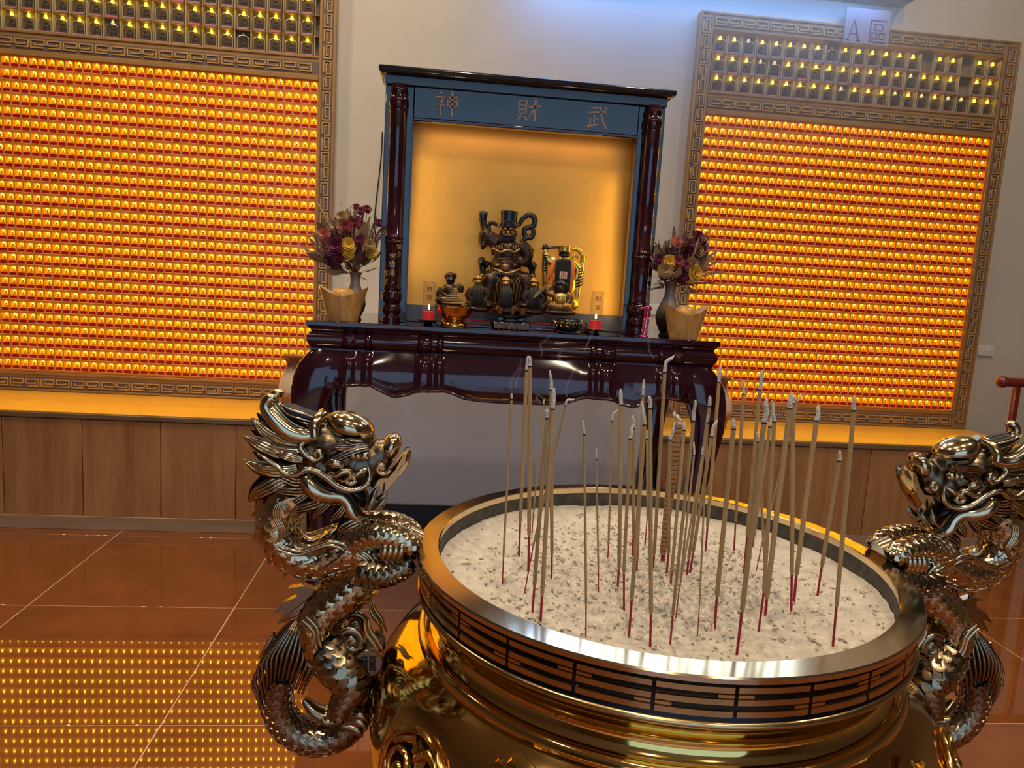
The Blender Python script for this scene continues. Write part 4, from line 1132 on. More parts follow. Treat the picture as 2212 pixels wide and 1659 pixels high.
def face(s):
    b = MB()
    # leaf brows
    lock(b, [za(1160, 478), za(1010, 515), za(860, 585), za(768, 645)], .0095, s*.036, .5, 3)
    lock(b, [za(1130, 455), za(1010, 478), za(900, 480), za(798, 474)], .0085, s*.036, .5, 3)
    lock(b, [za(1110, 440), za(1040, 438), za(985, 425), za(935, 412)], .0065, s*.036, .5, 2)
    P_('brow_leaf', b, head)
    e = MB(); e.ell(za(1128, 560, s*.034), (.0085, .0075, .0085), mi=1, n=14, m=10); e.ell(za(1072, 560, s*.034), (.0068, .006, .0085), mi=1); e.ell(za(1028, 556, s*.034), (.006, .006, .0075), mi=1)
    P_('eye', e, head, 180)
    c = MB(); c.ell(za(880, 622, s*.036), (.0150, .008, .0095), (0, .25, 0), 16, 10, 1); P_('cheek', c, head, 180)
    u = MB()
    u.tube([za(605, 428, s*.034), za(570, 470, s*.035), za(598, 520, s*.036), za(645, 565, s*.037), za(705, 590, s*.037), za(752, 556, s*.037), za(735, 512, s*.037), za(697, 522, s*.037), za(705, 560, s*.037)], [.004, .006, .0056, .0052, .005, .005, .0046, .0044, .004], 8, mi=1, sub=4)
    P_('ear', u, head)
    q = MB()
    q.tube([za(820, 700, s*.038), za(880, 720, s*.039), za(940, 690, s*.039), za(1000, 690, s*.038), za(1010, 730, s*.038), za(970, 765, s*.038), za(1010, 795, s*.037), za(1050, 770, s*.036), za(1030, 740, s*.036), za(1090, 700, s*.034), za(1150, 670, s*.032)], [.004, .0062, .0068, .006, .0055, .005, .005, .0045, .0045, .006, .003], 8, mi=1, sub=4)
    P_('nose_scroll', q, head)
    w_ = MB()
    w_.tube([za(1155, 655, s*.030), za(1172, 735, s*.033), za(1130, 820, s*.035), za(1020, 852, s*.038), za(905, 815, s*.041), za(805, 735, s*.043), za(705, 672, s*.044), za(620, 660, s*.045), za(545, 705, s*.045), za(455, 700, s*.044), za(380, 640, s*.043), za(285, 580, s*.042), za(200, 530, s*.040)],
            [.0032, .0042, .0048, .0056, .0058, .0056, .0056, .0056, .0054, .0050, .0044, .0036, .0015], 9, mi=1, sub=5)
    P_('whisker', w_, head)
    n_ = MB(); n_.tube(spiral((1278, 668), 66, 18, 0.2, 5.6, 16, s*.029), [.0045]*12+[.004]*5, 8, mi=1, sub=1); n_.ell(za(1272, 668, s*.027), (.0078, .005, .0078), mi=1)
    P_('nostril', n_, head)
    for (r0, c_, t0) in (((1165, 1030), (1185, 975), (1215, 903)), ((1225, 1040), (1275, 990), (1312, 936))):
        k = MB(); k.tube([za(*r0, s*.020), za(*c_, s*.021), za(*t0, s*.021)], [.008, .0065, .0008], 9, mi=2, sub=4, flat=.7); P_('tooth', k, head)
both(face)
n_ = MB(); E(1345, 520, 0, .0165, .026, .0265, .38, b=n_, mi=1, n=24, m=16); E(1240, 590, 0, .017, .022, .014, -.5, b=n_, mi=1); P_('nose', n_, head, 180)
# upper lip flap with its fang
def lip(s):
    b = MB()
    outl = [(1517, 524), (1486, 526), (1450, 590), (1405, 680), (1330, 765), (1250, 770), (1195, 810), (1168, 868), (1205, 858), (1238, 838), (1252, 880), (1284, 928), (1330, 872), (1398, 800), (1462, 700), (1502, 610)]
    pts = [za(X, Y)[0::2] for X, Y in outl]
    b.prism([(p[0], p[1]) for p in pts], DY+s*.026, DY+s*.004, 1, 0.16)
    b.tube([za(1300, 800, s*.0265), za(1292, 850, s*.0268), za(1284, 905, s*.0265)], [.001, .0022, .0006], 6, mi=0)
    b.tube([za(1232, 790, s*.0265), za(1205, 830, s*.0265), za(1180, 858, s*.026)], [.001, .0020, .0006], 6, mi=0)
    P_('upper_lip', b, head, 25)
both(lip)
b = MB(); b.tube([za(1500, 560), za(1462, 640), za(1400, 730), za(1320, 800)], [.006, .010, .010, .008], 12, mi=1, flat=2.6); P_('lip_ridge', b, head)
jw = MB()
jw.tube([za(575, 690), za(610, 770), za(690, 865), za(800, 912), za(910, 930), za(975, 985), za(1015, 1070), za(1075, 1128), za(1150, 1130)], [.012, .0215, .0245, .0225, .0195, .0190, .0195, .0175, .010], 18, mi=1, sub=6, flat=1.85)
jaw = P_('jaw', jw, head, 180)
def jline(s):
    b = MB(); b.tube([za(680, 730, s*.034), za(760, 820, s*.035), za(880, 858, s*.035), za(990, 895, s*.033), za(1045, 975, s*.032), za(1090, 1065, s*.030), za(1160, 1100, s*.026)], [.002, .003, .0034, .0036, .0036, .0034, .002], 7, mi=0, sub=5); P_('jaw_line', b, jaw)
both(jline)
b = MB(); b.tube([za(1000, 900), za(1085, 960), za(1130, 1040)], [.014, .013, .006], 10, mi=0, flat=1.8); P_('mouth', b, head)
# beard points
def beard(s):
    for pts, w_ in (([(800, 930), (690, 985), (560, 1020), (418, 1062)], .011), ([(840, 945), (770, 1010), (715, 1060), (680, 1112)], .0095), ([(950, 1000), (910, 1060), (870, 1095), (828, 1142)], .0095),
                    ([(1075, 1135), (1000, 1160), (930, 1205), (890, 1282)], .0125), ([(690, 850), (560, 875), (420, 868), (268, 852)], .0120), ([(640, 780), (520, 790), (400, 745), (262, 700)], .0115), ([(620, 900), (520, 960), (470, 1000), (440, 1050)], .010)):
        b = MB(); lock(b, [za(X, Y) for X, Y in pts], w_, s*.028, .45, 3); P_('beard_lock', b, head)
both(beard)
# mane
def mane(s):
    for pts, w_, dw in (([(560, 470), (400, 440), (250, 360), (120, 236)], .0165, .020), ([(560, 540), (380, 530), (200, 460), (62, 396)], .0160, .026), ([(540, 660), (380, 690), (210, 665), (70, 598)], .0150, .030),
                    ([(470, 760), (330, 810), (190, 890), (96, 976)], .0200, .020), ([(590, 590), (500, 570), (420, 545), (318, 512)], .0110, .034), ([(420, 880), (300, 920), (220, 980), (140, 1050)], .0150, .012)):
        b = MB(); lock(b, [za(X, Y) for X, Y in pts], w_, s*dw, .5, 4); P_('mane_lock', b, head)
    b = MB()
    for k in range(4):
        o_ = 18*k
        b.tube([za(470+o_, 925, s*.032), za(352+o_, 990, s*.036), za(345+o_, 1100, s*.037), za(395+o_*.8, 1200, s*.037), za(368+o_*.3, 1305, s*.036)], [.002, .0028, .003, .0028, .0012], 7, mi=1, sub=5)
    P_('hair_ribbon', b, head)
both(mane)
# ---- dorsal fins
def fin(poly, f=za, n=3):
    b = MB(); pts = [f(X, Y) for X, Y in poly]
    b.prism([(p[0], p[2]) for p in pts], DY-.0075, DY+.0075, 2, 0.0)
    base = [(pts[0][0]+pts[-1][0])/2, (pts[0][2]+pts[-1][2])/2]; tip = max(pts, key=lambda p: math.hypot(p[0]-base[0], p[2]-base[1]))
    for s in (-1, 1):
        for k in range(n):
            g = k/(n-1) if n > 1 else .5
            r0 = (pts[0][0]*(1-g)+pts[-1][0]*g, DY+s*.0078, pts[0][2]*(1-g)+pts[-1][2]*g)
            b.tube([r0, ((r0[0]+tip[0])/2, DY+s*.0085, (r0[2]+tip[2])/2), (tip[0], DY+s*.006, tip[2])], [.0022, .0020, .0006], 6, mi=1, sub=3)
    P_('back_fin', b, body, 30)
fin([(215, 1000), (150, 1050), (95, 1132), (150, 1110), (205, 1108)]); fin([(235, 1140), (150, 1220), (102, 1345), (165, 1290), (240, 1260)]); fin([(285, 1330), (220, 1440), (243, 1578), (285, 1490), (345, 1445)])
fin([(395, 1490), (375, 1580), (392, 1690), (430, 1620), (490, 1570)]); fin([(540, 1570), (530, 1650), (560, 1745), (600, 1660), (650, 1600)]); fin([(690, 1590), (680, 1650), (720, 1740), (740, 1650), (790, 1580)])
fin([(640, 205), (520, 160), (395, 182), (470, 200), (460, 250), (350, 300), (276, 388), (380, 350), (345, 400), (300, 470), (400, 440), (520, 390)], zb, 4)
fin([(270, 560), (200, 640), (150, 760), (215, 700), (300, 620)], zb)
# ---- shoulder and hip flame lines
def lines(s):
    for pts, r_, f in (([(400, 1345), (540, 1392), (680, 1355), (820, 1308), (940, 1335), (1010, 1388)], .0052, za), ([(1010, 1388), (930, 1420), (850, 1490), (755, 1530)], .0042, za), ([(960, 1360), (1090, 1395), (1180, 1460), (1210, 1560), (1200, 1650)], .0048, za),
                    ([(555, 350), (640, 440), (662, 560), (740, 655), (880, 685), (975, 780), (965, 890), (890, 1000), (872, 1120)], .0055, zb), ([(598, 705), (670, 752), (740, 735), (800, 690)], .0044, zb), ([(1045, 370), (1062, 460), (1125, 550), (1165, 650)], .0055, zb)):
        b = MB(); n = len(pts)
        w0 = .041
        for d in (-.0045, .0045):
            b.tube([np.array(f(X, Y, s*w0))+np.array((d*.7, 0, d*.7)) for X, Y in pts], [r_*.35]+[r_*.72]*(n-2)+[r_*.25], 7, mi=1, sub=5)
        P_('flame_line', b, body)
    b = MB(); b.tube(spiral((925, 560), 105, 22, -2.4, 5.2, 22, s*.030, zb), [.0075]*23, 8, mi=2, sub=1); b.ell(zb(925, 565, s*.028), (.012, .008, .012), mi=2); P_('scroll', b, body)
both(lines)
# ---- legs
def legs(s):
    b = MB()
    b.tube([za(1010, 1330, s*.020), za(1180, 1262, s*.026), za(1330, 1262, s*.028), za(1470, 1305, s*.028), za(1575, 1395, s*.026)], [.024, .021, .019, .018, .013], 14, mi=0, sub=5)
    b.tube([za(1080, 1560, s*.028), za(1240, 1590, s*.034), za(1400, 1560, s*.034), za(1540, 1480, s*.030)], [.024, .021, .018, .014], 14, mi=0, sub=5)
    fl = P_('foreleg', b, dragon, 180)
    fs = MB(); tube_scales(fs, [(za(1010, 1330, s*.020), .024), (za(1180, 1262, s*.026), .021), (za(1330, 1262, s*.028), .019), (za(1470, 1305, s*.028), .018), (za(1575, 1395, s*.026), .014)], 1, .015); tube_scales(fs, [(za(1080, 1560, s*.028), .024), (za(1240, 1590, s*.034), .021), (za(1400, 1560, s*.034), .018), (za(1540, 1480, s*.030), .014)], 2, .015)
    P_('leg_scales', fs, fl, 50)['kind'] = 'stuff'
    for k in range(4):
        c = MB(); X0 = 1290+48*k
        c.tube([za(X0, 1300, s*.038), za(X0+22, 1345, s*.047), za(X0+8, 1405, s*.047), za(X0+30, 1460, s*.042), za(X0+22, 1500, s*.036)], [.0075, .0085, .0078, .006, .0012], 9, mi=1, sub=4); P_('claw', c, fl, 180)
    h = MB()
    h.tube([zb(700, 650, s*.022), zb(830, 760, s*.034), zb(925, 850, s*.036), zb(900, 960, s*.037), zb(845, 1060, s*.037), zb(835, 1150, s*.036)], [.030, .033, .029, .023, .018, .018], 16, mi=0, sub=6)
    hl = P_('hind_leg', h, dragon, 180)
    hs = MB()
    tube_scales(hs, [(zb(700, 650, s*.022), .030), (zb(830, 760, s*.034), .033), (zb(925, 850, s*.036), .029), (zb(900, 960, s*.037), .023), (zb(845, 1060, s*.037), .018), (zb(835, 1150, s*.036), .018)], 2)
    P_('leg_scales', hs, hl, 50)['kind'] = 'stuff'
    for pts in ([(850, 1150), (930, 1110), (1010, 1105), (1060, 1140)], [(850, 1170), (940, 1155), (1015, 1165), (1060, 1205)], [(845, 1190), (920, 1205), (985, 1225), (1020, 1265)], [(820, 1160), (770, 1160), (725, 1150), (700, 1115)]):
        c = MB(); c.tube([zb(X, Y, s*(.040+.004*i)) for i, (X, Y) in enumerate(pts)], [.0095, .0085, .0075, .0015], 9, mi=2, sub=4); P_('claw', c, hl, 180)
both(legs)
# ---- tail tuft
LB = [(165, 1165), (212, 1010), (262, 900), (335, 850), (415, 870), (462, 950), (505, 1040)]; LM = [(112, 930), (190, 740), (285, 660), (385, 620), (475, 640), (560, 710), (608, 810)]
tt = MB(); tt.tube([zb(330, 900), zb(360, 760), zb(430, 580), zb(488, 410)], [.026, .040, .024, .004], 16, mi=0, sub=5, flat=.62)
NRB = 15
for s in (-1, 1):
    for k in range(NRB):
        g = k/(NRB-1)*6; i = min(5, int(g)); fr = g-i
        B = np.array(LB[i])*(1-fr)+np.array(LB[i+1])*fr; Mm = np.array(LM[i])*(1-fr)+np.array(LM[i+1])*fr
        d = math.sqrt(max(0, 1-(2*k/(NRB-1)-1)**2)); ap = np.array((488+6*(k/(NRB-1)-.5), 400)); q = Mm*.45+ap*.55+np.array((Mm[0]-350, 0))*.12
        tt.tube([zb(*B, s*(.006+.022*d)), zb(*(B*.5+Mm*.5), s*(.006+.030*d)), zb(*Mm, s*(.005+.030*d)), zb(*q, s*(.004+.020*d)), zb(*ap, s*.002)], [.0022, .0032, .0036, .0028, .0010], 7, mi=2, sub=5)
P_('tail_tuft', tt, dragon)
# inner cloud scroll under the leg
b = MB(); b.tube([zb(520, 1100, 0), zb(600, 1180, 0), zb(690, 1215, 0), zb(760, 1170, 0), zb(740, 1100, 0)], [.006, .012, .014, .010, .003], 12, mi=2, flat=1.5); P_('cloud_scroll', b, dragon)
# ---- coin
cn = MB(); c_ = zb(1060, 712, 0)
for s in (-1, 1):
    b = MB(); pr = [(.0, .0), (.0205, .0), (.0205, .0015), (.0235, .0015), (.0245, .0), (.0245, -.010)]
    b.lathe([(r, z) for r, z in pr], 32, (0, 0, 0), cap=False)
    b.v = [(c_[0]+x, DY+s*(.038+z), c_[2]+y) for x, y, z in b.v]
    coin = P_('coin', b, dragon, 30, [M['dr_lo']])
    g = text_mesh('龍', 0.030, 0.0008)
    g.v = [(c_[0]+(x if s < 0 else -x), DY+s*.0388+(y if s < 0 else -y), c_[2]+z) for x, y, z in g.v]
    if g.v: g.build('coin_character', M['dr_dk'], coin, None)
# ---- socket where the dragon is bolted to the bowl
b = MB(); b.tube([zb(1000, 1000, 0), zb(1080, 1020, 0), zb(1180, 1040, 0)], [.02, .022, .026], 12, mi=2, sub=3); b.tube([za(1480, 1330, 0), za(1600, 1380, 0)], [.026, .024], 12, mi=2, sub=3); P_('mount', b, dragon, 60)

def copy_tree(o, parent=None):
    c = o.copy(); COL.objects.link(c)
    if parent is not None: c.parent = parent
    for ch in [x for x in list(bpy.data.objects) if x.parent == o]: copy_tree(ch, c)
    return c
kids = {}
for x in bpy.data.objects:
    if x.parent: kids.setdefault(x.parent.name, []).append(x)
def copy_fast(o, parent=None):
    c = o.copy(); COL.objects.link(c)
    if parent is not None: c.parent = parent
    for ch in kids.get(o.name, []): copy_fast(ch, c)
    return c
d2 = copy_fast(dragon)
d2.location = (2*CX-DO[0], DO[1], DO[2]); d2.rotation_euler = (0, 0, PI)
d2['label'] = 'cast bronze dragon handle on the censer, facing away from the stair rail'
dragon['label'] = 'cast bronze dragon handle on the censer, gazing towards the stair rail'

# ================================================================ things on the altar
FY = 3.035
def c5(X, Y, y=FY):
    x, z = survey(900+X/5.53, 420+Y/5.53, y); return (x, y, z)
k5 = 0.000345
M['bronze'] = pbr('dark_bronze', (0.060, 0.036, 0.024), 0.32, metal=0.55, var=0.45, vscale=26, rvar=0.08)
M['bronze_gold'] = pbr('gilt_bronze', (0.34, 0.19, 0.065), 0.30, metal=0.7, var=0.4, vscale=30)
M['bronze_blue'] = pbr('blued_bronze', (0.022, 0.024, 0.034), 0.28, metal=0.4, coat=0.3)
M['gilt_bright'] = pbr('bright_gilt', (0.80, 0.55, 0.12), 0.25, metal=0.8, var=0.3, vscale=60)
M['beard'] = pbr('black_beard', (0.012, 0.013, 0.014), 0.45)
M['orange_silk'] = pbr('orange_silk', (0.75, 0.16, 0.02), 0.5)
M['tag'] = pbr('paper_tag', (0.80, 0.55, 0.38), 0.6)
M['tag_ink'] = pbr('tag_ink', (0.65, 0.20, 0.14), 0.6)
class Fig:
    def __init__(s, y=FY): s.b = MB(); s.y = y
    def e(s, X, Y, rx, rz, ry=None, dy=0.0, tilt=0.0):
        ry = ry if ry is not None else (rx+rz)/2*0.8
        s.b.ell(c5(X, Y, s.y+dy), (rx*k5, ry*k5, rz*k5), (0, tilt, 0), 14, 10); return s
    def t(s, pts, r, dy=0.0, flat=1.0, sub=5):
        R = [q*k5 for q in r] if hasattr(r, '__len__') else r*k5
        s.b.tube([c5(p[0], p[1], s.y+dy+(p[2]*k5 if len(p) > 2 else 0)) for p in pts], R, 10, sub=sub, flat=flat); return s
    def out(s, name, mat, parent, voxel=0.0, smooth=180):
        b = melt(s.b, voxel, 1) if voxel else s.b
        return b.build(name, mat, parent, smooth)
# ---- the great seated god
g0 = c5(1080, 1380)
god = thing('deity_statue', 'largest dark bronze god statue seated with one arm raised and a curling ribbon', 'statue', (g0[0], FY, 1.285), 'god statues on the altar')
f = Fig()
f.e(1085, 690, 175, 150, 110).e(1065, 850, 190, 130, 130).e(1075, 960, 270, 80, 140, -0.01)
f.e(880, 1030, 110, 110, 110, -0.025).e(1300, 1040, 110, 110, 110, -0.025)
f.t([(880, 1030), (850, 1150), (850, 1290)], [95, 85, 75], -0.03).t([(1300, 1040), (1310, 1160), (1290, 1300)], [95, 85, 75], -0.03)
f.e(850, 1320, 95, 45, 120, -0.045).e(1285, 1325, 95, 45, 120, -0.045)
f.e(1080, 1150, 200, 190, 90).t([(960, 580), (900, 540), (840, 500), (815, 440)], [95, 90, 85, 65]).e(800, 520, 65, 95, 60).t([(800, 560), (780, 610), (765, 615)], [55, 50, 42])
f.t([(815, 440), (800, 380), (795, 330)], [55, 42, 40]).e(795, 320, 45, 40)
f.t([(1220, 610), (1300, 660), (1320, 750), (1250, 840)], [85, 80, 72, 55], -0.01).e(1240, 800, 45, 60, 45, -0.04)
f.e(1095, 560, 70, 60)
stat = f.out('body', M['bronze'], god, 0.0030)
f = Fig(); f.e(1095, 465, 96, 104, 84).e(1095, 455, 22, 30, 30, -0.028).e(1060, 425, 30, 16, 20, -0.026).e(1130, 425, 30, 16, 20, -0.026).e(1055, 480, 28, 24, 20, -0.024).e(1135, 480, 28, 24, 20, -0.024)
f.e(1002, 470, 14, 40, 18).e(1188, 470, 14, 40, 18)
hd_ = f.out('head', M['bronze'], god, 0.0022)
f = Fig()
for k in range(9):
    X = 1020+18*k; f.t([(X, 490, -70), (X+(X-1092)*.1, 540, -74), (1092+(X-1092)*.55, 610-abs(X-1092)*.3, -60)], [12, 13, 5])
f.out('beard', M['bronze_blue'], hd_)
f = Fig(); b = f.b
hc = c5(1098, 385); ht = c5(1102, 212)
b.lathe([(96*k5, -14*k5), (100*k5, -6*k5), (100*k5, 44*k5), (97*k5, 50*k5), (95*k5, 70*k5), (97*k5, 120*k5), (104*k5, 168*k5), (100*k5, 178*k5), (60*k5, 186*k5), (0, 188*k5)], 24, hc, sy=0.9)
for a_ in np.linspace(-1.3, 1.3, 9): b.ell((hc[0]+100*k5*math.sin(a_), hc[1]-90*k5*math.cos(a_), hc[2]+20*k5), (10*k5, 6*k5, 16*k5), n=8, m=6)
b.ell(c5(1100, 320, FY-.030), (26*k5, 12*k5, 26*k5)); b.ell(c5(1060, 330, FY-.029), (18*k5, 10*k5, 18*k5)); b.ell(c5(1140, 330, FY-.029), (18*k5, 10*k5, 18*k5))
f.out('hat', M['bronze_blue'], god, smooth=50)
for X in (978, 1212):
    f = Fig(); f.b.tube([c5(X+22*math.cos(a)*(1-a/12), 375+26*math.sin(a)*(1-a/12), FY-.01) for a in np.linspace(0, 9, 22)], 5*k5, 6, sub=1); f.out('hat_curl', M['gilt_bright'] if X < 0 else M['bronze_gold'], god)
f = Fig(); f.t([(1215, 380), (1270, 290), (1350, 245), (1410, 290), (1400, 370), (1340, 392), (1285, 420), (1300, 500), (1370, 510), (1400, 440), (1350, 400)], [24, 28, 32, 34, 34, 30, 30, 32, 32, 28, 18], 0.012, 0.8); f.t([(1360, 515), (1290, 535), (1245, 620), (1215, 720)], [30, 30, 26, 14], 0.0, 0.8)
f.out('ribbon', M['bronze_blue'], god)
f = Fig(); f.t([(965, 370), (900, 335), (862, 385), (885, 480), (905, 600), (910, 720)], [20, 24, 24, 22, 22, 14], 0.0, 0.8); f.out('scarf', M['bronze_blue'], god)
f = Fig(); f.e(790, 275, 48, 78, 40).e(810, 235, 40, 36, 30).e(835, 215, 14, 22, 14).e(770, 250, 30, 50, 30); f.out('club', M['bronze_blue'], god, 0.0022)
# armour plates, belt and robe folds
f = Fig()
for s_ in (-1, 1):
    for k in range(7):
        f.t([(1080+s_*75, 700+k*24, -112), (1080+s_*150, 705+k*24, -92)], [8, 6])
    for k in range(5): f.t([(1085+s_*(20+k*34), 590+k*6, -96+k*8), (1085+s_*(30+k*36), 640, -104+k*10), (1085+s_*(14+k*34), 672-k*5, -112+k*12)], [9, 15, 7])
f.t([(900, 640, -90), (1000, 690, -118), (1085, 665, -124), (1170, 690, -116), (1260, 630, -88)], [10, 16, 16, 16, 10])
f.t([(900, 880, -110), (1000, 925, -140), (1075, 940, -146), (1160, 925, -140), (1250, 880, -108)], [10, 16, 18, 16, 10]); f.e(1060, 870, 50, 45, 26, -0.048)
f.out('armour', M['bronze_gold'], god)
f = Fig()
for s_ in (-1, 1):
    for k in range(5):
        f.t([(1080+s_*(40+k*34), 985, -140), (1080+s_*(80+k*42), 1080, -135), (1080+s_*(70+k*38), 1200, -110), (1080+s_*(60+k*36), 1300, -100)], [8, 15, 14, 6])
    f.t([(1080+s_*290, 950, -60), (1080+s_*320, 1010, -80), (1080+s_*250, 1090, -120), (1080+s_*170, 1060, -140)], [16, 22, 18, 8])
f.out('robe_folds', M['bronze_gold'], god)
f = Fig()
for k in range(6):
    f.t([(905-k*14, 470+k*30, -60), (860-k*12, 500+k*22, -78), (800-k*4, 500+k*20, -62)], [6, 10, 5])
for k in range(5):
    f.t([(1270+k*14, 640+k*10, -72), (1300+k*8, 720, -82), (1265+k*4, 800-k*8, -66)], [6, 10, 5])
for s_ in (-1, 1):
    for k in range(6):
        f.t([(1080+s_*(150+k*26), 1000+k*14, -138+k*6), (1080+s_*(190+k*24), 1100+k*12, -122), (1080+s_*(180+k*22), 1240, -104)], [7, 11, 6])
f.t([(1020, 585, -96), (1090, 640, -112), (1165, 585, -96)], [12, 16, 12])
f.out('cloth_ridges', M['bronze'], god)
f = Fig()
f.t([(1030, 418, -78), (1062, 408, -86), (1088, 422, -88)], [5, 11, 6]).t([(1100, 422, -88), (1128, 408, -86), (1160, 418, -78)], [5, 11, 6])
f.e(1062, 440, 15, 9, 10, -.0295).e(1128, 440, 15, 9, 10, -.0295).e(1095, 462, 17, 24, 22, -.033).t([(1040, 492, -80), (1070, 484, -90), (1095, 490, -94), (1120, 484, -90), (1150, 492, -80)], [4, 10, 9, 10, 4]).e(1040, 462, 20, 18, 14, -.027).e(1150, 462, 20, 18, 14, -.027)
f.out('face_features', M['bronze_gold'], hd_)
# throne with beast-head arms
for s_, X, Y in ((-1, 778, 800), (1, 1390, 850)):
    f = Fig(); f.t([(1080+s_*330, 1350), (1080+s_*345, 1100), (X+s_*(-10), 950), (X, Y)], [34, 34, 36, 42], 0.01); f.e(X, Y, 48, 52, 48).e(X-6, Y-30, 40, 22, 40).e(X+s_*12, Y+15, 26, 18, 30, -0.012)
    f.t([(860, 800), (830, 850), (785, 900)] if s_ < 0 else [(1310, 800), (1350, 870), (1395, 930)], [34, 30, 26], 0.015)
    f.out('throne_arm', M['bronze_blue'], god, 0.003)
f = Fig(); f.e(1340, 690, 55, 55, 50).e(1380, 665, 30, 22, 20).e(1320, 720, 40, 40, 40); f.out('shoulder_beast', M['bronze_blue'], god, 0.003)
f = Fig(); f.e(1080, 1370, 330, 60, 190); f.t([(800, 1360), (900, 1395), (1080, 1400), (1260, 1395), (1370, 1360)], 45, -0.03); f.out('rock_base', M['bronze_gold'], god, 0.003)

# ---- the second god, black-bearded with gilt ribbons
R0 = c5(1750, 1400)
god2 = thing('bearded_deity_statue', 'gilt god statue with long black beard, orange silk ribbons and a paper tag', 'statue', (R0[0], FY+.01, 1.26), 'god statues on the altar')
f = Fig(FY+.01); f.e(1755, 880, 120, 170, 80).e(1760, 1080, 150, 170, 100).e(1740, 1300, 210, 110, 120).t([(1660, 800), (1580, 790), (1535, 720)], [60, 55, 50]).t([(1860, 820), (1920, 900), (1900, 1020)], [55, 52, 45])
f.t([(1535, 720), (1540, 660)], [40, 34]); f.out('body', M['gilt_bright'], god2, 0.003)
f = Fig(FY+.01); f.e(1765, 720, 72, 80, 62).e(1765, 725, 16, 22, 22, -.022).e(1740, 735, 20, 12, 14, -.02).e(1795, 735, 20, 12, 14, -.02); f.out('head', M['bronze_blue'], god2, 0.0022)
f = Fig(FY+.01); b = f.b; b.lathe([(76*k5, 0), (84*k5, 8*k5), (80*k5, 40*k5), (88*k5, 70*k5), (60*k5, 78*k5), (0, 80*k5)], 16, c5(1762, 690, FY+.01)); f.out('crown', M['gilt_bright'], god2, smooth=40)
f = Fig(FY+.01)
for k in range(11):
    X = 1675+16*k; f.t([(X, 760+abs(k-5)*4, -90), (X-6, 950, -104), (X-16, 1120, -100), (X-10, 1210, -90)], [13, 15, 14, 5])
f.out('beard', M['beard'], god2)
f = Fig(FY+.01); b = f.b; p = c5(1752, 965, FY-.033); b.cbox(p[0]-.0155, p[0]+.0155, p[1]-.001, p[1]+.001, p[2]-.0145, p[2]+.0145, .0004)
tg = f.out('paper_tag', M['tag'], god2, smooth=None)
b = MB()
for dx in (-.008, 0, .008):
    b.box(p[0]+dx-.0012, p[0]+dx+.0012, p[1]-.0016, p[1]-.0009, p[2]-.010, p[2]+.010)
for dz in (-.010, .001, .010): b.box(p[0]-.009, p[0]+.009, p[1]-.0016, p[1]-.0009, p[2]+dz-.0011, p[2]+dz+.0011)
b.build('tag_stamp', M['tag_ink'], tg, None)
for pts in ([(1655, 790, -60), (1620, 880, -90), (1585, 970, -100), (1540, 1060, -90)], [(1845, 800, -60), (1860, 900, -90), (1850, 1040, -100), (1835, 1190, -90)]):
    f = Fig(FY+.01); f.t(pts, [26, 30, 28, 16], 0, 0.3); f.out('silk_ribbon', M['orange_silk'], god2)
f = Fig(FY+.01); f.t([(1520, 650, -10), (1600, 636, -10), (1690, 632, -10)], [16, 16, 14]); f.e(1540, 640, 42, 36, 34)
for a in range(6): f.e(1540+36*math.cos(a), 640+36*math.sin(a), 13, 13, 13)
f.out('mace', M['bronze_blue'], god2)
f = Fig(FY+.01); f.t([(1850, 660), (1930, 660), (1985, 740), (1970, 830), (1910, 850), (1870, 790), (1890, 730), (1930, 760)], [20, 30, 32, 32, 28, 24, 20, 14], .01, .8); f.t([(1975, 830), (1960, 900), (1930, 1000), (1925, 1100), (1910, 1300)], [30, 40, 44, 40, 24], .01, .5); f.out('gilt_ribbon', M['gilt_bright'], god2)
f = Fig(FY+.01)
for k in range(7): f.t([(1900, 900+k*34, -30), (1950, 885+k*34, -40), (1995, 880+k*30, -20)], [8, 10, 3])
for k in range(7): f.t([(1505, 720+k*30, -40), (1535, 728+k*30, -52), (1565, 722+k*30, -40)], [8, 10, 6])
f.out('stripe_ridges', M['bronze_blue'], god2)
f = Fig(FY+.01); f.t([(1530, 720), (1525, 850), (1535, 1000), (1520, 1120)], [30, 32, 36, 20], .0); f.out('side_tassel', M['gilt_bright'], god2)
# ---- small warrior with a sword standing in front
w0 = c5(1710, 1400, 2.955)
war = thing('warrior_statuette', 'small gilt warrior statuette holding a sword slantwise before the bearded god', 'statuette', (w0[0], 2.955, 1.235), 'small statuettes on the altar')
f = Fig(2.955); f.e(1715, 1250, 95, 85, 75).e(1700, 1340, 150, 70, 90).t([(1640, 1190), (1570, 1170), (1540, 1110)], [45, 42, 36]).t([(1780, 1190), (1840, 1240), (1800, 1300)], [45, 42, 36]).e(1560, 1130, 60, 60, 45); f.out('body', M['bronze_gold'], war, 0.0026)
f = Fig(2.955); f.e(1715, 1115, 50, 58, 46).e(1715, 1120, 12, 16, 16, -.016); f.out('head', M['bronze'], war, 0.0022)
f = Fig(2.955); f.e(1718, 1060, 62, 32, 54).e(1722, 1032, 22, 24, 22).t([(1655, 1070), (1640, 1110), (1650, 1140)], [16, 14, 8]).t([(1782, 1070), (1796, 1110), (1786, 1140)], [16, 14, 8]); f.out('helmet', M['bronze_blue'], war, 0.0022)
f = Fig(2.955); f.e(1720, 1250, 62, 70, 30, -.02)
for k in range(6): f.t([(1665+k*22, 1200, -72), (1668+k*21, 1260, -84), (1675+k*18, 1310, -74)], [7, 8, 5])
f.out('breastplate', M['gilt_bright'], war)
